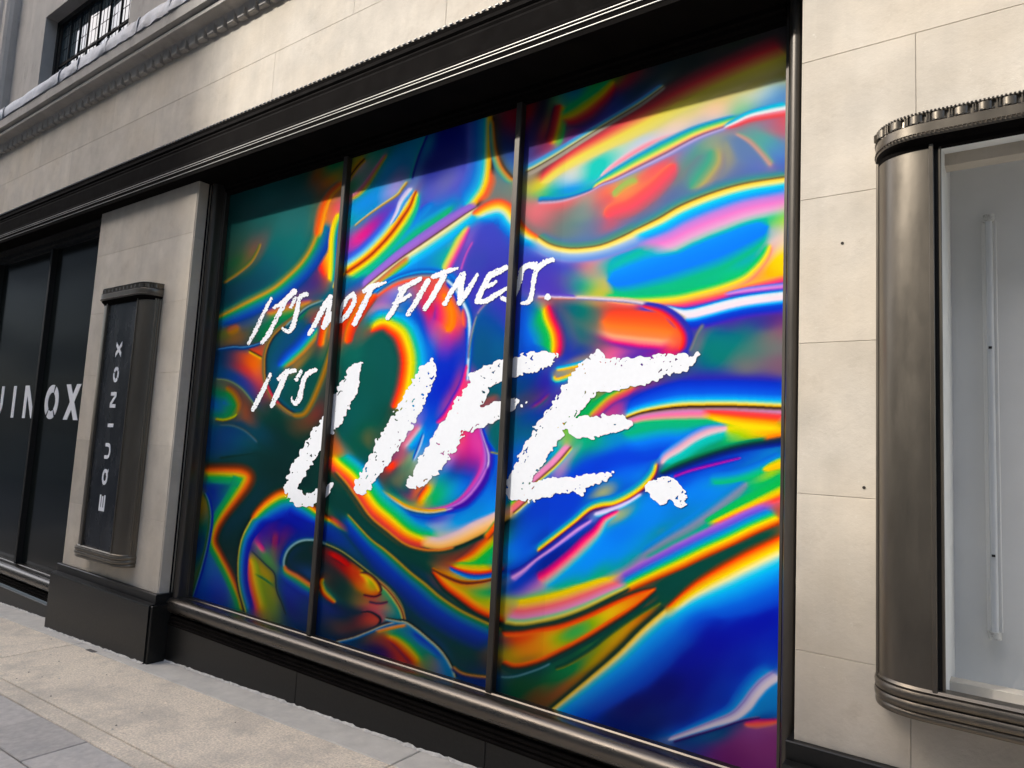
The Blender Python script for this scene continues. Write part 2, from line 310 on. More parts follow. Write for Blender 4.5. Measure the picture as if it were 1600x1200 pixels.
# ------------------------------------------------------------------ shop windows
def roll_sill(x0, x1, z, name, parent, yr=-.10):
    """rounded bronze sill: flat ledge, big roll, reeds below; z is the glass bottom"""
    cy, cz_, r = yr, z-.055, .055
    pr = [(.02, z), (-.035, z), (-.04, z-.006), (-.05, z-.006)]+arc(cy, cz_, r, 75, 250, 14)+[(-.10, z-.118), (-.10, z-.122)]
    pr = [(y, Zp(q)) for y, q in pr]+[(.02, Zp(z-.122))]
    s = obj(name, MB().prof_x(pr, x0, x1), M['bronze_bright'], parent, smooth=True)
    for k, (dy, dz, rr) in enumerate(((-.118, -.134, .012), (-.124, -.157, .011), (-.130, -.178, .010))):
        m = MB(); m.prof_x([(y, Zp(q)) for y, q in arc(dy, z+dz, rr, 60, 300, 8)]+[(-.08, Zp(z+dz-rr)), (-.08, Zp(z+dz+rr))], x0, x1); obj('reed', m, M['bronze_dark'], s, smooth=True)
    return s
def jamb(parent, xg, xs, z0, z1):
    """xg glass edge, xs stone edge"""
    sg = 1 if xs > xg else -1; w = abs(xs-xg)
    q = lambda f: xg+sg*w*f
    cx = xg+sg*w*.55
    pts = [(xg, .02), (xg, -.03), (q(.12), -.034), (q(.15), -.022), (q(.19), -.036), (q(.24), -.036), (q(.27), -.05)]
    rr = w*.27
    a = arc(cx, -.085, rr, 180, 360, 12) if sg > 0 else arc(cx, -.085, rr, 0, -180, 12)
    pts += [(a[0][0], -.07)]+a+[(a[-1][0], -.04), (q(.85), -.04), (q(.85), .02)]
    j = obj('jamb', MB().prof_z(pts, Zp(z0), Zp(z1)), M['bronze_frame'], parent, smooth=True)
    f = MB(); e = xs-sg*.004
    for k in range(3):
        xk = q(.87+.05*k); f.prof_z(arc(xk, -.075-.02*k, .006, 0, 300, 6), Zp(z0), Zp(z1))
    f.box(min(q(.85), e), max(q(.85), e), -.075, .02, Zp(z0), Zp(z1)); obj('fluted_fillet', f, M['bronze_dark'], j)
    return j
XL, XR, ZB, ZT = -4.852, -.704, -1.196, 1.858
win = thing('shop_window', 'large three-pane shop window covered in a swirling rainbow print with white brush lettering', 'window', ((XL+XR)/2, 0, Zp(ZB)))
jamb(win, XL, -4.955, ZB-.004, 1.926); jamb(win, XR, -.603, ZB-.004, 1.926)
roll_sill(-4.93, -.628, ZB, 'sill', win)
obj('head_frame', MB().prof_x([(.03, Zp(1.926)), (-.06, Zp(1.926)), (-.06, Zp(1.90)), (-.045, Zp(1.895)), (-.045, Zp(1.872)), (-.025, Zp(1.868)), (-.025, Zp(ZT)), (.03, Zp(ZT))], XL, XR), M['bronze_dark'], win)
MX = (-3.464, -2.072)
for x in MX:
    b = MB(); b.prof_z([(x-.019, .01), (x-.019, -.036), (x-.015, -.042), (x+.015, -.042), (x+.019, -.036), (x+.019, .01)], Zp(ZB), Zp(ZT)); obj('mullion', b, M['bronze_frame'], win)
b = MB(); b.box(-5.2, -.5, .06, .09, Zp(-1.5), Zp(2.1)); obj('backing', b, M['black'], win)

# left window, black glass
lw = thing('shop_window', 'black tinted shop window with white capital letters at the left edge', 'window', (-9.3, 0, Zp(-1.385)))
LX = [-12.5, -11.0, -9.5, -8.02, -6.56]
for a, c_ in zip(LX[:-1], LX[1:]):
    p = MB(); p.box(a+.004, c_-.004, .0, .012, Zp(-1.385), Zp(1.84)); obj('glass_panel', p, M['dark_glass'], lw)
for x in LX[1:-1]:
    b = MB(); b.prof_z([(x-.021, .01), (x-.021, -.05), (x+.021, -.05), (x+.021, .01)], Zp(-1.385), Zp(1.84)); obj('mullion', b, M['black'], lw)
obj('head_frame', MB().prof_x([(.03, Zp(1.926)), (-.15, Zp(1.926)), (-.15, Zp(1.915)), (-.06, Zp(1.91)), (-.06, Zp(1.875)), (-.03, Zp(1.87)), (-.03, Zp(1.84)), (.03, Zp(1.84))], -16, -6.56), M['black'], lw)
roll_sill(-16, -6.602, -1.385, 'sill', lw)
b = MB(); b.box(-16, -12.5, .0, .03, Zp(-1.5), Zp(1.926)); obj('side_panel', b, M['black'], lw)
# capital letters
def ring(cx, cy, rx, ry, t, a0, a1, n=20):
    o = [(cx+rx*math.cos(math.radians(a0+(a1-a0)*i/n)), cy+ry*math.sin(math.radians(a0+(a1-a0)*i/n))) for i in range(n+1)]
    q = [(cx+(rx-t)*math.cos(math.radians(a0+(a1-a0)*i/n)), cy+(ry-t)*math.sin(math.radians(a0+(a1-a0)*i/n))) for i in range(n+1)]
    return [[o[i], o[i+1], q[i+1], q[i]] for i in range(n)]
def glyph(ch, w, t):
    R_ = lambda x0, x1, y0, y1: [(x0, y0), (x1, y0), (x1, y1), (x0, y1)]
    if ch == 'E': return [R_(0, t, 0, 1), R_(t, w, 0, t), R_(t, w*.92, .5-t/2, .5+t/2), R_(t, w, 1-t, 1)]
    if ch == 'I': return [R_(w/2-t/2, w/2+t/2, 0, 1)]
    if ch == 'U': return [R_(0, t, w/2, 1), R_(w-t, w, w/2, 1)]+ring(w/2, w/2, w/2, w/2, t, 180, 360)
    if ch == 'N': return [R_(0, t, 0, 1), R_(w-t, w, 0, 1), [(t*.2, 1), (t*1.35, 1), (w-t*.2, 0), (w-t*1.35, 0)]]
    if ch == 'X': return [[(0, 0), (t*1.25, 0), (w, 1), (w-t*1.25, 1)], [(w-t*1.25, 0), (w, 0), (t*1.25, 1), (0, 1)]]
    if ch == 'O': return ring(w/2, .5, w/2, .5, t, -48, 62)+ring(w/2, .5, w/2, .5, t, 76, 232-4)+ring(w/2, .5, w/2, .5, t, 240, 300)
    if ch == 'Q': return ring(w/2, .5, w/2, .5, t, 0, 360, 28)+[[(w*.55, .28), (w*.68, .36), (w*1.02, .02), (w*.86, -.02)]]
def letters(word, parent, place, m, w, t, name='letter', th=.003):
    for k, ch in enumerate(word):
        mb = MB()
        for i, q in enumerate(glyph(ch, w, t)):
            e = .0003*(i % 3); f = [place(k, x, y) for x, y in q]; n = len(f)
            mb.add([(p[0], p[1]-th-e, p[2]) for p in f]+[(p[0], p[1], p[2]) for p in f], [tuple(range(n))]+[(i_, (i_+1) % n, n+(i_+1) % n, n+i_) for i_ in range(n)])
        obj(name, mb, m, parent)
cxs = [-10.22, -9.70, -9.17, -8.70, -8.26, -7.72, -7.25]
letters('EQUINOX', lw, lambda k, x, y: (cxs[k]-.16+x*.33, -.0005, Zp(.065)+y*.345), M['white_letter'], .98, .225)

# ------------------------------------------------------------------ bronze showcases on the piers
def outline(x0, x1, yw, p, r, n=12, ex=2.4):
    """plan line of a box with rounded ends, from the wall on the left to the wall on the right; returns points and outward normals"""
    L = []
    for i in range(n+1):
        a = math.pi/2*i/n; L.append((x0+r*(1-abs(math.cos(a))**(2/ex)), yw-p*abs(math.sin(a))**(2/ex)))
    L += [(x0+r+(x1-x0-2*r)*k/6, yw-p) for k in range(1, 6)]
    L += [(x0+x1-x, y) for x, y in L[n::-1]]
    P = np.array(L); d = np.gradient(P, axis=0); d /= np.hypot(d[:, 0], d[:, 1])[:, None]; N = np.stack([d[:, 1], -d[:, 0]], 1)
    N[0] = (-1, 0); N[-1] = (1, 0)
    return P, N
def sweep(P, N, prof):
    n, m = len(P), len(prof); v = [(P[i, 0]+N[i, 0]*o, P[i, 1]+N[i, 1]*o, Zp(z)) for i in range(n) for o, z in prof]
    return MB().add(v, [(i*m+j, (i+1)*m+j, (i+1)*m+j+1, i*m+j+1) for i in range(n-1) for j in range(m-1)])
def along(P, step, s0=0.):
    s = np.concatenate([[0], np.cumsum(np.hypot(*np.diff(P, axis=0).T))]); q = np.arange(s0, s[-1], step); return q, np.interp(q, s, P[:, 0]), np.interp(q, s, P[:, 1]), s
def showcase(label, x0, x1, zb, zt, p, r, sign):
    yf = YS-p; t = thing('wall_showcase', label, 'display case' if not sign else 'wall sign', ((x0+x1)/2, YS, Zp(zb)), 'bronze cases fixed to the stone piers')
    P, N = outline(x0, x1, YS, p, r)
    # curved ends, drawn down to the frame posts
    n = 13
    for rng in ((0, n), (len(P)-n, len(P))):
        sh = sweep(P[rng[0]:rng[1]], N[rng[0]:rng[1]], [(0, zb-.01), (0, zt+.02)]); e = obj('curved_end', sh, M['bronze'], t, smooth=True)
    for sx, xe in ((1, x0), (-1, x1)):
        m = MB()
        for k in range(3): xx = xe+sx*.005; m.prof_z(arc(xx, YS-.010-.018*k, .0075, 0, 360, 8)[:-1], Zp(zb), Zp(zt+.01))
        obj('reeded_strip', m, M['bronze'], t, smooth=True)
        xp = xe+sx*r
        m = MB(); a, b2 = sorted((xp-sx*.002, xp+sx*.012)); m.box(a, b2, yf-.006, yf+.03, Zp(zb-.005), Zp(zt+.01), .002); obj('frame_post', m, M['bronze'], t)
        a, b2 = sorted((xp+sx*.012, xp+sx*.024)); m = MB(); m.box(a, b2, yf+.012, yf+.04, Zp(zb), Zp(zt+.01)); obj('frame_recess', m, M['black'], t)
        if not sign:
            a, b2 = sorted((xp+sx*.024, xp+sx*.032)); m = MB(); m.box(a, b2, yf+.004, yf+.03, Zp(zb), Zp(zt), .002); obj('inner_frame', m, M['bronze'], t)
    # cap
    hs = .92 if sign else .81
    NC = N*np.array([.22, 1.]); 
    cp = obj('cap', sweep(P, NC, [(.028, zt+.034*hs), (.031, zt+.040*hs), (.031, zt+.048*hs), (.035, zt+.052*hs), (.035, zt+.088*hs), (.029, zt+.094*hs), (.014, zt+.096*hs), (.012, zt+.132*hs), (.020, zt+.136*hs), (.020, zt+.142*hs), (-.06, zt+.146*hs)]), M['bronze'], t, smooth=True)
    obj('cap_cove', sweep(P, NC, [(-.02, zt-.004), (.002, zt-.002), (.006, zt+.014*hs), (.022, zt+.024*hs), (.028, zt+.034*hs)]), M['bronze_dark'], cp, smooth=True)  # near-black bronze paints the shade under the cap
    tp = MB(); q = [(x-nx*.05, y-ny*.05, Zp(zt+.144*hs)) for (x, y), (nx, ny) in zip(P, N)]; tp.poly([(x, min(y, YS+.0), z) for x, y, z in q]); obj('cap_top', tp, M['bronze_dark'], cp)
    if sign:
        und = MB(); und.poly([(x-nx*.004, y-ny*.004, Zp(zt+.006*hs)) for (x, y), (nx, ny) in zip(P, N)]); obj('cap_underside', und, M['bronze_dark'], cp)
    Po = P+NC*.035
    bd = MB(); s, xs2, ys2, ss = along(Po, .0125)
    for x, y in zip(xs2, ys2): bd.add([(x+.0042*a, y-.001+.0042*b, Zp(zt+.046*hs)+.0042*c) for a, b, c in ((1, 0, 0), (-1, 0, 0), (0, 1, 0), (0, -1, 0), (0, 0, 1), (0, 0, -1))], [(0, 2, 4), (2, 1, 4), (1, 3, 4), (3, 0, 4), (2, 0, 5), (1, 2, 5), (3, 1, 5), (0, 3, 5)])
    s, xs2, ys2, ss = along(P+NC*.027, .016)
    for x, y in zip(xs2, ys2): bd.box(x-.0038, x+.0038, y-.005, y+.004, Zp(zt+.094*hs), Zp(zt+.1015*hs))
    s, xs2, ys2, ss = along(P+NC*.020, .011)
    for x, y in zip(xs2, ys2): bd.box(x-.003, x+.003, y-.004, y+.004, Zp(zt+.139*hs), Zp(zt+.1455*hs))
    obj('beading', bd, M['bronze_bright'], cp, smooth=True, kind='stuff')
    s, xs2, ys2, ss = along(P+NC*.013, .0625, .10); ang = np.interp(s, ss, np.arctan2(N[:, 0], -N[:, 1])); b0 = None
    for x, y, a in zip(xs2, ys2, ang):
        if b0 is None:
            m = MB(); m.prof_z([(xx, yy*.75) for xx, yy in arc(0, 0, .021, 180, 360, 8)], Zp(zt+.100*hs), Zp(zt+.131*hs)); m.box(-.0335, -.0300, -.010, .004, Zp(zt+.098*hs), Zp(zt+.132*hs)); m.box(-.0265, -.0235, -.010, .004, Zp(zt+.098*hs), Zp(zt+.132*hs))
            me_loc = (x-BASE[t.name][0], y-BASE[t.name][1], 0)
            bb = BASE[cp.name]; mm = MB().add([(q[0]+bb[0], q[1]+bb[1], q[2]) for q in m.v], m.f); b0 = obj('boss', mm, M['bronze'], cp, smooth=True); b0.location = me_loc; b0.rotation_euler = (0, 0, float(a))
        else:
            c = b0.copy(); link(c); c.location = (x-BASE[t.name][0], y-BASE[t.name][1], 0); c.rotation_euler = (0, 0, float(a))
    # sill of three reeds
    def reed(o, z, h): return [(o-.02, z+h), (o-.004, z+h), (o, z+h*.75), (o+.0015, z+h*.5), (o, z+h*.25), (o-.004, z), (o-.02, z)]
    sl = obj('sill', sweep(P, N*np.array([.4, 1.]), [(-.03, zb+.012), (.002, zb+.008), (.008, zb)]+reed(.024, zb-.030, .026)+reed(.026, zb-.060, .025)+reed(.018, zb-.086, .022)+[(-.06, zb-.088)]), M['bronze'], t, smooth=True)
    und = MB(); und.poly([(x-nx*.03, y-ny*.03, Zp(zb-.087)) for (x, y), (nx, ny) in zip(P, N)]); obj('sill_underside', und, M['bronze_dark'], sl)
    xi0, xi1 = x0+r+.024, x1-r-.024
    if sign:
        f = MB(); f.box(xi0-.012, xi1+.012, yf+.010, yf+.03, Zp(zb), Zp(zt)); fc = obj('face_panel', f, M['sign_face'], t)
        zs = [-.645, -.455, -.222, -.005, .146, .352, .575]; hs = [.115, .155, .130, .06, .134, .14, .125]
        pl_ = lambda k, x, y: (-5.694-y*.092, yf+.0098, Zp(-.645+.2033*k)+x*.128)
        letters('EQUINOX', fc, pl_, M['white_letter'], .98, .225, th=.002)
        gl = MB(); gl.box(xi0-.012, xi1+.012, yf-.002, yf+.012, Zp(zb+.002), Zp(zb+.014)); obj('glass_bead', gl, M['bronze_bright'], t)
    else:
        xi0 += .008; xi1 -= .008; yb = .02; ya = yf+.02
        ln = MB(); k = .0085; zu, zd = zt+.068, zb-.072          # lining deepened to keep the back panel shaded, and splayed to suit
        ln.add([(xi0, ya, Zp(zb-.01)), (xi0, ya, Zp(zt)), (xi0+k, yb, Zp(zu)), (xi0+k, yb, Zp(zd))], [(0, 1, 2, 3)])
        ln.add([(xi1, ya, Zp(zb-.01)), (xi1, ya, Zp(zt)), (xi1-k, yb, Zp(zu)), (xi1-k, yb, Zp(zd))], [(0, 1, 2, 3)])
        ln.add([(xi0, ya, Zp(zt)), (xi1, ya, Zp(zt)), (xi1-k, yb, Zp(zu)), (xi0+k, yb, Zp(zu))], [(0, 1, 2, 3)])
        ln.add([(xi0, ya, Zp(zb-.01)), (xi1, ya, Zp(zb-.01)), (xi1-k, yb, Zp(zd)), (xi0+k, yb, Zp(zd))], [(0, 1, 2, 3)])
        obj('lining', ln, M['white_paint'], t)
        bk_ = MB(); bk_.box(xi0+k, xi1-k, yb-.002, yb+.02, Zp(zd+.003), Zp(zu-.004)); obj('back_panel', bk_, M['grey_paint'], t)
        for xt in ((xi0+.122), (xi1-.125)):
            tb = MB(); tb.prof_z(arc(xt, yb-.045, .0105, 0, 360, 14)[:-1], Zp(-.515), Zp(.885)); to = obj('lamp_tube', tb, M['tube'], t, smooth=True)
            for z in (-.537, .880):
                c = MB(); c.prof_z(arc(xt, yb-.045, .017, 0, 360, 14)[:-1], Zp(z), Zp(z+.024)); c.box(xt-.012, xt+.012, yb-.04, yb, Zp(z+.003), Zp(z+.02)); obj('end_cap', c, M['cap_white'], to, smooth=True)
            for z in (-.27, .43):
                c = MB(); c.box(xt-.006, xt+.004, yb-.058, yb-.054, Zp(z), Zp(z+.008)); obj('clip', c, M['black'], to)
            sp = MB(); sp.box(xt-.022, xt+.022, yb-.02, yb-.002, Zp(-.52), Zp(.89), .003); obj('batten', sp, M['grey_paint'], to)
    return t
showcase('narrow bronze wall sign with vertical white capitals on the left stone pier', -6.15, -5.33, -.945, 1.02, .11, .15, True)
showcase('empty open bronze display case with a lamp tube on the right stone pier', -.338, .95, -.668, 1.058, .14, .165, False)
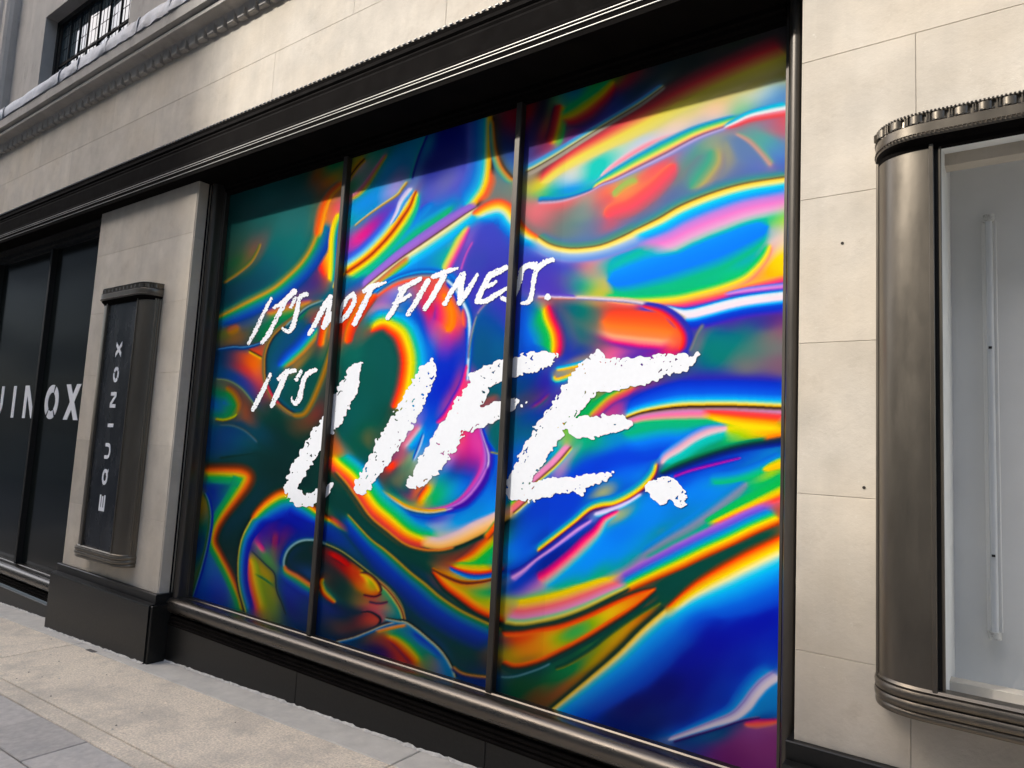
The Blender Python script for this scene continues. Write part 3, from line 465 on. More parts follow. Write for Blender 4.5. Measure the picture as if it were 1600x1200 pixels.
# ------------------------------------------------------------------ artwork of the window film
# ---- printed film: colour points "x y r g b" on the artwork sheet; the lowest also hold some shade -------------------------------
ART_POINTS = """
960 225 200 225 200;1000 215 185 210 240;1060 190 240 215 205;1120 165 252 210 190;1170 160 235 225 200;1200 147 190 220 225;930 270 20 200 190;945 250 60 200 190;960 240 150 220 215;
900 272 230 220 210;880 285 180 210 240;895 295 10 130 250;875 297 20 150 220;858 300 30 190 160;846 305 110 200 100;841 293 220 215 80;1215 155 80 140 210;1190 168 90 150 215;1165 172 110 200 140;
1228 128 150 180 190;1225 100 200 190 90;1180 120 220 205 100;1120 150 225 210 110;1060 175 225 215 110;990 200 230 215 120;1225 58 70 70 70;1150 60 60 70 60;1080 100 50 60 60;1040 130 70 80 75;990 150 40 60 90;
895 160 50 180 110;900 145 30 110 200;880 165 90 190 110;925 140 70 180 90;965 118 100 150 60;872 190 200 180 60;905 178 200 170 60;940 150 200 140 60;860 205 200 70 50;900 200 190 50 60;945 165 190 50 60;985 125 180 40 60;1010 112 130 80 70;
855 225 160 30 70;890 212 130 30 110;930 185 70 40 130;910 205 40 40 150;960 170 30 60 150;830 230 40 40 110;845 180 30 30 60;838 150 40 40 50;832 165 190 40 40;826 175 180 40 40;840 120 50 40 50;822 210 60 40 110;822 240 70 60 150;
1020 110 40 60 70;1000 130 30 60 80;970 100 60 60 60;900 120 50 60 60;
840 335 230 120 130;870 318 235 100 105;895 312 235 95 100;850 350 180 100 110;840 365 120 120 120;875 335 140 115 115;862 355 120 120 120;880 360 100 130 125;895 345 95 135 130;905 320 100 145 140;918 310 160 165 150;912 335 150 160 150;905 360 120 130 140;925 330 110 130 140;925 355 90 120 160;910 375 90 120 170;
1015 270 240 100 100;1040 252 230 90 100;985 280 160 190 110;960 292 240 150 90;945 307 245 90 95;965 327 235 90 110;1000 290 245 120 95;1027 285 200 110 110;1065 270 115 135 130;1080 250 90 150 145;1102 240 80 165 140;1105 257 90 160 140;
1127 232 165 165 115;1135 245 180 165 110;1120 272 150 140 120;1140 265 120 130 150;1090 290 140 110 150;1052 310 90 110 160;1015 322 120 110 140;1115 220 150 160 140;1065 232 110 130 190;985 305 245 130 90;970 300 220 170 100;990 322 225 100 110;950 345 200 90 110;975 350 120 110 150;1000 335 90 110 150;
1165 240 100 125 170;1190 218 90 180 150;1175 210 110 150 160;1205 262 205 105 150;1215 240 90 130 200;1220 200 190 100 120;1190 268 85 110 190;1222 265 70 100 190;1152 277 90 110 170;1225 180 225 90 95;1200 190 150 115 150;1150 225 95 125 175;1210 225 90 150 180;
1085 387 10 130 240;1040 415 0 130 250;995 437 0 110 220;1140 380 5 140 250;1115 405 0 140 250;1152 412 0 160 200;1177 362 10 150 230;1000 394 0 185 170;1055 368 10 190 150;1115 342 10 190 145;1177 334 20 190 130;1205 340 70 200 120;1224 337 190 220 90;1195 350 30 180 180;
1210 365 200 180 210;1200 382 205 175 210;1224 375 235 215 190;1222 410 255 225 40;1210 420 250 200 60;1195 408 245 205 120;1197 428 245 170 80;1065 457 0 180 130;1115 442 0 180 140;1152 428 60 200 120;1020 460 0 170 150;970 432 0 130 210;952 424 0 180 200;1160 395 10 140 230;970 405 0 170 190;1175 385 60 150 220;
922 405 235 140 130;915 412 225 120 120;907 397 190 130 190;935 395 225 160 170;927 425 245 150 120;934 438 245 190 90;942 450 245 195 80;928 462 250 190 60;910 440 0 170 170;915 452 10 170 130;903 430 60 130 160;893 440 110 115 130;885 445 70 100 150;865 425 75 65 180;855 405 60 70 190;895 410 60 80 190;897 397 40 130 210;875 450 80 60 175;850 440 75 60 180;840 420 70 65 185;
1115 520 20 115 130;1165 517 40 110 120;1202 530 110 110 110;1224 517 140 90 110;1215 542 110 115 115;1165 550 60 120 115;1115 550 20 120 115;1165 565 110 110 110;1220 567 120 90 110;1102 510 90 60 140;1090 522 100 100 120;1080 517 50 50 160;1085 540 110 115 120;1075 530 40 60 150;1215 500 90 40 120;1177 500 50 40 150;1140 500 70 45 150;1130 535 15 118 125;1190 500 50 60 140;
990 505 240 90 65;1015 495 240 95 70;1030 517 248 130 70;1052 522 248 120 70;960 492 210 70 65;970 525 230 50 55;947 505 150 70 80;935 492 100 95 95;925 505 90 100 100;1040 535 245 170 140;990 542 225 100 140;960 547 240 100 150;1015 552 130 40 150;1040 548 220 30 110;990 557 50 45 170;1010 525 248 120 70;1000 535 240 140 110;1050 540 240 90 70;
907 492 0 120 110;912 525 10 105 110;892 500 110 110 110;900 530 90 90 120;877 492 50 80 120;885 517 40 90 130;890 545 30 50 160;915 550 20 60 150;927 540 70 90 110;880 555 30 40 170;940 530 150 80 90;
1140 664 250 220 30;1177 670 255 225 20;1210 670 252 190 40;1215 682 250 150 50;1115 660 215 215 70;1100 664 120 190 100;1090 662 60 180 110;1102 675 215 190 200;1077 687 215 170 200;1052 707 225 160 190;1120 680 200 225 190;1090 700 30 190 190;1115 692 20 185 175;1140 687 80 190 130;1160 685 150 200 70;1052 722 20 170 150;1070 712 10 180 180;1090 715 0 140 100;1127 700 0 120 70;1130 672 225 215 120;1190 683 240 170 60;
1010 700 0 60 200;990 717 0 60 205;965 717 0 65 210;1015 680 0 120 230;990 685 0 90 225;980 740 0 110 230;980 767 0 70 190;1000 745 0 140 220;940 725 0 60 200;1030 690 0 100 220;960 740 0 90 220;970 755 0 90 215;915 720 0 70 210;900 735 0 60 200;1000 730 0 90 220;
1202 700 0 120 200;1177 712 10 90 200;1215 702 0 140 200;1140 727 0 80 200;1115 737 0 90 215;1165 737 0 170 140;1190 730 10 190 120;1210 722 250 200 40;1218 718 252 170 60;1197 732 220 210 60;1202 740 240 220 50;1218 730 250 210 60;1177 742 60 180 110;1215 750 20 180 90;1152 750 10 160 170;1090 762 0 120 230;1115 762 0 130 230;1140 760 30 140 200;1090 787 0 120 230;1077 775 0 130 235;1185 722 0 160 180;1060 745 0 70 200;
940 857 0 140 250;915 890 0 145 250;877 903 0 150 240;990 825 0 125 230;1015 802 0 130 230;965 832 0 120 235;1040 770 0 120 230;1065 795 0 120 200;1090 775 0 120 220;980 880 0 180 120;940 902 0 180 120;902 917 20 180 140;1015 860 80 150 130;1040 845 100 140 130;1077 825 110 130 150;1115 797 100 120 170;1140 777 110 120 170;1160 762 90 140 160;
1127 802 0 160 120;1152 782 0 175 110;1190 770 20 185 90;1177 748 40 180 120;1202 756 60 190 90;1102 818 0 140 180;1218 767 245 220 50;1208 778 250 160 60;1216 787 240 70 60;1190 797 235 100 110;1165 810 220 120 150;1217 800 170 80 60;1200 814 140 110 50;860 900 60 150 220;965 870 0 140 240;1000 845 0 140 220;1130 815 60 150 160;1085 800 60 130 190;
1027 875 160 90 200;990 892 215 100 190;952 912 220 120 200;915 932 240 110 180;877 950 245 110 150;845 962 240 110 130;1065 857 90 80 210;1102 837 110 80 210;1140 822 170 110 200;850 925 130 190 160;880 920 40 180 150;
1065 895 0 72 65;1090 882 0 72 65;1140 860 0 72 65;1195 836 0 75 65;1040 920 0 72 65;1052 932 0 72 65;
1065 1025 0 25 160;1040 1075 0 20 120;990 1100 0 20 110;965 1112 0 30 120;1115 1000 0 25 170;1165 975 0 30 180;1202 962 0 30 180;1140 937 0 50 195;1190 925 0 50 200;1090 1075 0 25 150;1115 1087 0 50 175;1165 1037 0 40 180;1065 1112 0 35 140;1015 1125 0 35 120;1215 1000 0 40 190;1200 1030 0 60 200;940 1110 0 50 140;960 1130 0 35 120;1215 900 0 90 220;
1165 1162 135 55 125;1115 1168 120 50 130;1202 1162 140 60 130;1202 1187 110 35 110;1140 1175 120 45 115;1177 1148 140 75 145;1090 1166 70 50 140;1115 1149 0 90 140;1090 1157 0 100 160;1190 1107 0 140 220;1209 1105 0 135 220;1200 1120 10 70 170;1185 1200 100 35 100;
1005 925 245 80 40;990 937 245 150 40;965 950 245 190 30;952 957 250 220 20;902 985 60 180 100;885 997 40 170 110;922 972 120 190 80;872 1007 245 220 30;862 995 245 210 40;945 964 248 210 30;850 1020 245 160 60;845 992 245 135 50;842 1010 245 150 60;805 995 240 60 40;817 1012 240 140 60;805 1033 250 180 60;817 987 240 60 30;855 995 220 210 60;875 1000 90 185 90;915 985 90 180 90;930 975 160 195 60;895 1002 120 190 70;790 1030 190 170 50;
1012 957 242 90 40;992 972 235 140 40;968 985 200 185 30;942 1000 165 170 60;917 1020 90 150 70;890 1042 0 130 80;865 1052 0 110 70;980 1001 225 120 40;945 1033 220 140 40;905 1066 190 110 40;880 1084 150 80 50;843 1087 110 70 40;855 1072 60 100 50;840 1060 0 80 55;925 1035 190 170 50;960 1005 220 160 40;890 1025 0 62 60;840 1045 0 60 75;805 1070 0 80 50;810 1045 0 45 60;820 1065 0 80 50;
787 290 105 125 125;785 272 120 130 130;795 300 110 130 125;800 285 115 130 125;795 222 20 40 110;807 192 150 30 50;812 180 130 30 40;805 240 30 60 150;800 258 60 110 170;808 215 60 30 90;
770 375 65 70 185;760 362 65 70 190;782 410 60 65 175;745 410 55 70 170;770 435 60 50 170;742 387 70 70 180;720 370 210 130 210;695 380 150 130 210;700 397 20 170 170;690 405 0 170 160;660 412 0 130 220;680 385 60 150 210;710 355 0 180 235;695 365 0 170 235;640 425 0 110 210;670 425 0 110 210;
725 320 110 90 200;695 345 120 90 200;660 372 150 110 210;705 325 20 150 200;680 345 0 170 150;645 372 0 175 130;607 400 0 180 120;570 425 40 190 110;577 410 0 180 130;680 320 60 110 210;660 342 0 130 220;632 365 0 140 220;610 378 0 150 210;657 315 70 90 195;675 300 90 90 195;707 300 85 85 200;695 285 110 110 180;732 275 100 100 210;560 440 30 80 170;720 300 80 80 200;
570 365 230 40 130;557 380 235 60 140;580 352 210 40 140;595 342 110 40 170;587 372 130 50 180;602 335 90 60 190;565 397 90 50 190;552 410 0 120 220;557 330 0 150 235;577 315 0 140 235;560 347 0 150 180;582 327 30 130 190;602 302 140 160 230;618 294 190 160 230;612 320 70 70 195;
607 260 20 150 215;640 255 20 140 200;590 247 60 160 130;566 262 200 150 180;660 222 30 150 190;632 235 20 140 200;600 285 60 150 210;555 290 60 160 110;572 275 160 130 170;580 265 110 140 120;695 235 25 35 150;732 235 25 40 150;680 260 25 35 140;740 210 25 45 160;700 200 20 30 140;640 270 100 120 180;620 275 130 120 190;620 215 30 120 140;555 245 180 160 60;
700 465 248 120 60;705 490 250 140 45;680 450 240 90 70;695 512 248 140 50;690 525 230 70 110;705 530 220 50 140;715 515 230 60 100;675 525 200 60 170;670 502 200 50 150;680 495 235 60 110;670 480 230 40 70;695 542 130 60 190;660 447 210 70 90;682 512 240 90 110;718 495 248 120 60;690 475 245 100 60;
655 495 20 60 190;660 515 20 60 190;645 500 0 110 210;637 485 20 70 170;670 535 20 110 220;695 560 20 50 190;710 560 20 40 180;715 540 40 50 190;690 578 10 50 190;675 620 20 50 190;695 610 20 40 190;680 640 10 60 200;700 595 25 40 190;718 560 20 60 190;655 555 20 130 225;650 575 60 110 220;640 565 150 130 210;
595 502 230 90 60;614 495 230 160 60;577 517 180 70 60;595 478 220 130 190;605 465 90 60 180;620 457 200 170 220;630 462 20 130 210;627 480 60 150 190;585 490 200 160 170;587 497 150 180 80;575 507 10 120 100;570 514 10 100 90;557 482 235 80 50;545 510 230 60 40;540 525 200 50 50;575 468 220 220 70;582 463 200 200 80;587 455 120 180 60;615 487 190 190 80;605 492 220 120 60;565 468 240 130 50;
595 435 190 120 80;610 430 40 160 120;625 425 0 140 200;582 557 0 85 80;570 595 0 82 75;595 620 0 80 75;557 645 0 85 80;545 560 20 95 85;540 665 0 80 80;602 575 0 82 78;590 600 0 80 75;560 620 0 82 78;580 660 0 78 72;600 550 0 84 80;552 545 20 100 90;537 600 10 80 75;605 650 30 70 60;
750 532 0 85 130;770 510 20 80 150;782 485 55 60 175;745 505 20 80 150;757 555 0 80 130;782 545 0 90 140;740 560 0 85 130;760 575 0 80 130;795 500 60 60 180;790 465 60 60 180;740 470 60 60 180;737 445 70 60 180;755 450 65 60 180;
725 595 230 50 120;718 605 240 70 100;707 632 235 70 120;700 640 225 80 150;730 590 200 60 160;780 612 0 90 110;760 610 20 80 100;750 625 110 75 75;775 625 110 75 80;765 640 140 80 90;
635 680 170 150 200;640 688 200 110 140;665 675 0 150 230;672 668 10 90 210;655 685 20 170 200;630 700 220 100 100;645 692 235 90 90;610 725 240 70 50;625 715 140 60 90;613 712 50 50 120;597 732 170 50 50;640 720 230 200 80;632 730 0 110 120;622 737 50 60 80;610 760 0 95 80;600 750 70 50 60;630 760 0 80 90;620 750 170 110 60;640 767 20 40 110;627 772 10 60 90;640 775 190 40 110;650 660 130 120 210;640 665 200 150 200;
660 760 240 120 50;674 755 220 200 70;650 772 240 80 40;664 777 240 190 40;655 787 240 140 40;670 768 170 140 50;687 767 0 170 130;680 780 60 180 80;705 760 10 160 200;720 770 0 130 230;695 752 20 170 140;675 793 20 170 110;700 785 0 150 170;735 760 0 120 220;690 790 30 160 150;
705 737 10 60 190;725 735 20 50 180;685 738 0 100 200;735 727 110 20 110;718 727 70 20 90;745 740 40 40 170;690 728 20 120 200;700 745 0 90 200;735 745 20 60 190;
720 712 215 60 140;708 702 225 110 160;730 697 205 50 130;715 675 240 70 70;742 705 210 60 150;745 675 200 60 150;697 717 210 120 190;700 690 235 60 110;740 715 190 50 150;745 690 215 90 165;720 690 225 90 150;
730 810 0 140 220;750 780 0 120 220;745 795 0 130 200;705 812 0 130 225;772 735 0 90 180;770 765 0 110 220;767 800 0 140 235;772 718 0 70 150;767 685 0 95 105;775 672 0 100 100;780 690 0 95 100;780 740 10 70 180;775 700 20 90 90;780 780 0 130 230;
670 808 20 50 190;687 806 40 30 170;642 805 20 100 210;655 820 0 140 225;687 821 215 170 205;680 827 225 180 200;700 805 190 150 210;692 833 225 190 170;717 833 170 170 210;742 820 150 120 210;706 822 30 150 225;670 832 120 200 200;720 820 60 150 225;740 835 200 190 190;760 812 60 150 230;630 790 0 150 120;610 785 0 140 150;
545 745 245 140 60;535 740 240 110 50;530 702 225 120 50;542 712 180 120 50;525 695 225 80 50;555 722 0 75 70;540 690 20 75 70;575 685 160 100 45;560 688 40 80 60;590 690 60 80 60;570 710 0 75 70;560 735 30 60 60;590 720 0 70 70;530 715 200 90 40;
655 950 0 62 62;630 925 40 60 60;680 990 0 62 62;717 968 0 50 130;742 985 0 45 140;705 1015 0 58 58;730 1025 0 65 60;747 1003 50 60 60;757 1017 110 60 40;755 1060 0 40 120;730 1042 0 55 70;667 920 0 40 130;692 945 0 40 140;605 882 0 65 95;567 862 0 70 90;592 900 40 60 60;555 850 0 60 120;530 837 0 50 140;517 830 0 40 150;585 850 0 75 80;640 905 0 40 110;760 1035 60 45 60;770 1000 0 60 70;
655 877 0 60 55;670 892 0 60 55;690 872 90 60 45;670 875 0 62 58;700 872 120 60 45;560 815 0 60 58;545 800 0 58 55;575 828 0 60 58;600 845 0 62 58;530 785 10 55 52;520 770 20 60 55;
730 865 150 75 55;745 855 190 90 50;757 845 230 85 40;742 877 190 200 60;762 857 130 190 70;757 872 20 180 90;755 884 60 180 80;730 880 240 150 40;717 885 240 80 40;742 890 245 190 40;703 882 220 55 40;735 893 245 120 40;765 875 20 180 90;720 875 170 80 45;750 865 120 190 70;
687 888 190 90 50;705 895 240 160 40;720 902 150 200 80;742 903 0 160 220;767 899 0 80 190;687 907 240 80 50;705 916 245 130 60;730 913 240 120 70;755 911 245 170 60;730 922 200 180 50;717 930 220 180 50;742 930 60 180 90;762 925 10 170 100;767 913 150 180 80;765 945 180 190 60;745 945 230 190 50;730 940 240 170 40;710 932 245 140 45;676 893 190 70 50;775 955 245 180 50;
535 875 190 15 25;515 865 150 30 30;542 882 200 20 25;557 892 230 90 30;562 912 220 70 30;572 900 235 200 30;575 915 200 210 40;585 912 60 180 80;592 922 240 150 50;585 930 230 70 50;582 936 225 60 60;605 932 60 170 110;607 941 0 120 110;560 940 180 140 60;592 952 225 60 100;585 950 220 60 90;615 955 30 170 120;605 965 40 170 120;623 962 0 90 180;605 949 200 190 80;548 895 150 30 30;565 922 230 160 40;
577 972 235 75 55;567 967 200 40 40;586 970 230 100 70;575 960 200 50 50;542 925 0 50 50;555 955 0 40 60;530 950 0 30 90;542 970 0 40 60;512 950 0 40 130;530 910 0 50 50;560 990 0 35 45;525 980 100 65 55;545 980 120 45 50;510 985 0 40 70;540 945 0 45 50;500 960 0 30 110;550 935 20 50 50;520 900 60 40 40;505 880 20 40 50;520 1000 0 45 90;560 975 40 35 50;
655 997 0 90 210;675 1007 0 50 190;635 985 0 100 200;640 1000 0 150 120;620 987 10 150 120;655 1017 0 140 120;665 1032 60 150 90;617 1000 235 140 40;630 1012 230 180 50;645 1025 230 190 50;652 1034 230 150 50;600 1000 210 60 40;620 1020 200 50 40;630 1030 220 70 50;585 997 130 70 50;587 1010 30 30 90;605 1020 40 20 100;675 1034 170 120 60;685 1025 120 90 110;687 1042 120 110 190;695 1047 0 130 190;699 1037 60 130 180;692 1020 0 110 190;610 1010 180 60 40;
400 375 25 82 82;450 350 45 105 105;437 387 30 98 98;375 380 45 80 72;425 312 45 100 100;387 330 35 85 85;475 300 45 95 95;360 340 30 75 72;365 320 30 75 75;480 270 40 80 70;450 290 40 90 90;410 350 35 90 88;470 335 45 105 105;470 375 35 105 105;
405 377 155 70 75;390 382 125 75 70;375 407 20 95 50;362 412 25 85 50;395 400 120 85 60;380 420 90 95 50;352 430 40 70 60;400 390 140 75 65;368 398 60 80 55;358 400 40 70 60;
400 425 5 72 88;375 445 0 62 82;362 462 0 52 72;425 412 10 82 98;455 400 20 100 100;350 475 0 55 65;400 448 0 62 82;420 435 5 72 88;352 455 0 55 70;
500 362 235 100 40;505 340 225 150 50;520 335 250 110 60;530 325 245 70 110;512 362 250 160 60;507 380 250 110 60;500 400 240 70 60;512 385 250 150 80;517 395 250 230 60;515 415 250 190 60;522 365 250 220 70;530 350 200 210 80;505 420 240 50 50;510 437 240 70 40;495 425 150 40 80;515 440 245 130 50;527 342 60 180 110;527 375 20 70 200;530 395 80 60 200;527 415 0 140 230;487 412 20 70 150;485 400 20 100 140;508 400 245 80 60;
507 285 220 90 40;495 275 200 80 30;525 275 230 180 50;517 265 30 150 90;530 260 20 140 110;515 293 150 70 40;520 280 235 140 45;485 275 90 80 60;535 250 30 110 90;510 310 90 90 70;500 320 60 95 80;
450 450 10 60 150;462 432 10 70 140;475 420 10 80 130;487 445 40 40 120;500 457 20 60 110;520 457 0 90 120;522 445 240 180 60;475 445 30 50 130;512 470 0 90 110;530 440 0 110 160;440 460 20 60 140;
362 495 0 75 60;400 490 60 80 70;375 502 10 60 130;382 482 0 90 110;412 475 0 80 140;440 477 170 110 70;450 483 190 130 60;420 483 130 60 130;462 472 180 80 70;482 477 180 90 60;435 502 0 120 80;455 495 60 140 80;420 512 10 120 60;405 515 30 90 80;430 491 150 130 60;400 500 20 70 140;412 498 100 100 80;410 525 10 110 60;
360 517 150 100 40;375 512 140 90 60;355 532 120 90 40;372 527 150 90 40;355 503 100 50 60;347 525 80 100 40;385 520 70 60 60;390 530 40 50 70;345 540 50 60 70;
382 560 235 80 40;392 570 230 110 40;375 575 200 40 40;400 580 220 130 50;407 570 200 120 50;387 582 210 70 50;404 592 190 50 70;372 560 150 40 50;405 547 230 60 40;398 560 225 110 45;410 560 190 140 50;
357 560 10 50 110;350 575 10 60 110;375 595 30 50 140;362 585 10 60 120;405 607 100 50 90;415 608 160 50 70;345 560 0 50 90;395 605 60 45 120;
430 540 0 75 90;450 525 0 70 110;475 495 0 80 90;440 562 0 60 140;455 546 10 70 190;450 565 0 130 210;470 540 0 90 150;460 560 60 170 110;470 561 170 120 50;460 573 200 110 50;480 550 120 110 60;485 562 0 75 70;492 540 130 60 40;505 525 230 80 40;500 515 190 60 40;507 507 230 160 70;502 542 220 40 40;495 548 60 60 60;490 530 20 80 150;480 520 0 70 170;495 500 200 50 40;507 492 220 60 40;470 510 0 70 130;445 545 0 65 130;
450 605 0 75 75;480 585 0 70 68;440 600 0 70 80;455 632 0 65 65;435 580 10 80 120;470 600 0 72 70;465 620 0 68 66;
507 557 40 100 80;517 595 80 60 50;512 620 20 60 60;500 645 120 40 40;525 560 20 90 80;520 540 60 110 70;437 670 0 42 42;462 667 60 55 40;425 645 0 50 45;412 640 70 60 50;475 660 90 60 40;437 695 0 40 40;500 670 20 50 45;520 650 20 60 55;490 690 0 42 40;
337 632 0 70 190;350 633 0 110 110;357 640 10 120 60;345 617 30 120 60;372 630 140 100 30;362 613 110 80 40;376 645 150 90 40;386 650 150 60 40;386 633 100 50 40;350 604 80 80 60;345 645 0 120 80;364 628 60 120 40;395 640 50 50 50;
350 682 0 55 110;375 692 0 65 90;362 670 0 50 100;392 690 60 70 80;337 702 0 50 100;405 682 0 55 75;412 707 0 45 45;360 700 0 55 95;345 715 0 60 70;380 715 0 50 55;
415 722 0 38 38;427 760 0 40 40;402 772 0 45 55;377 800 0 45 55;355 822 0 50 70;365 838 0 45 45;358 862 0 42 42;490 742 0 45 42;440 740 0 38 38;395 800 0 45 55;365 880 0 42 42;500 740 0 45 42;480 760 0 40 40;
340 767 0 20 150;332 760 0 25 150;342 785 0 40 160;332 810 0 90 160;330 872 0 110 170;335 897 0 80 180;327 922 0 50 170;347 932 0 40 150;315 925 0 60 160;360 925 0 90 180;326 855 0 90 140;352 767 0 110 90;365 757 30 120 60;350 912 0 70 180;320 905 0 90 170;
315 822 0 100 60;317 787 150 130 40;315 804 150 70 40;315 845 0 20 100;307 885 0 90 60;310 860 0 50 90;305 905 0 80 60;
475 788 0 110 100;490 788 150 100 50;495 800 40 110 70;465 810 0 20 150;435 815 0 15 150;490 822 0 40 150;450 800 0 60 180;500 835 0 30 120;510 820 0 70 120;
430 832 120 30 100;440 840 110 30 90;430 855 120 50 80;400 845 200 50 120;407 855 210 90 130;390 872 190 50 130;397 877 230 110 50;407 890 220 170 40;417 877 60 150 70;415 865 10 150 100;398 890 220 60 60;425 887 120 140 60;422 902 210 150 40;405 902 0 110 60;397 902 40 90 50;422 912 10 100 60;387 912 190 60 90;402 918 215 200 50;395 935 200 60 60;405 937 220 170 50;420 937 120 140 50;427 925 200 160 50;385 935 80 30 130;387 855 20 20 150;410 835 40 20 140;430 949 110 140 60;450 862 0 40 120;445 830 60 20 120;412 950 180 160 50;400 948 220 110 50;
470 867 0 42 42;460 880 0 45 45;480 885 0 40 70;475 892 0 30 110;487 897 0 90 150;452 925 0 40 160;470 935 0 40 140;445 905 0 50 150;477 947 0 60 110;450 947 0 30 120;485 870 0 45 45;490 950 0 60 90;
827 560 20 60 180;840 540 0 110 230;830 500 10 80 210;825 600 20 60 130;850 600 40 30 160;870 590 30 40 170;850 625 130 50 110;830 620 60 60 90;840 650 20 60 150;860 640 20 50 170;880 620 30 40 170;870 660 0 90 110;830 680 0 95 100;850 680 0 90 105;885 590 0 130 210;
890 575 240 170 60;905 570 190 110 70;915 565 240 190 70;880 580 160 200 150;900 585 120 140 110;915 590 220 150 90;900 610 240 110 100;885 640 245 200 50;870 672 245 215 40;893 625 245 150 80;900 660 20 160 90;910 630 0 150 110;875 650 90 90 70;
915 640 20 170 100;930 630 60 180 80;945 620 150 140 70;955 610 190 90 80;975 610 160 60 110;1000 600 170 70 100;1020 590 130 70 100;930 645 60 140 100;940 645 200 70 130;960 635 190 60 130;985 625 90 50 170;1010 615 40 40 180;1050 590 60 80 120;1040 600 40 50 170;
830 700 0 90 200;870 700 0 160 220;860 720 0 120 220;850 740 0 60 190;885 690 220 200 80;890 705 225 150 190;870 730 225 140 180;900 720 0 170 110;840 760 20 60 190;905 690 60 170 130;930 690 10 170 110;950 690 0 130 200;
830 800 10 60 190;860 790 0 60 195;890 775 0 60 195;910 770 0 60 200;860 820 0 70 200;830 830 0 80 200;880 800 0 60 195;930 760 0 90 200;935 775 200 200 90;
945 765 242 200 80;941 778 235 195 80;940 788 200 170 80;960 800 235 190 60;852 850 0 40 150;820 860 0 90 225;800 870 0 130 235;810 890 10 60 190;800 920 20 60 190;830 900 10 50 180;820 915 20 60 200;860 870 0 30 140;880 850 0 40 150;900 840 0 60 160;
815 930 200 120 190;830 915 200 100 190;805 945 30 160 180;825 940 90 190 160;800 960 120 200 110;845 915 240 130 190
"""
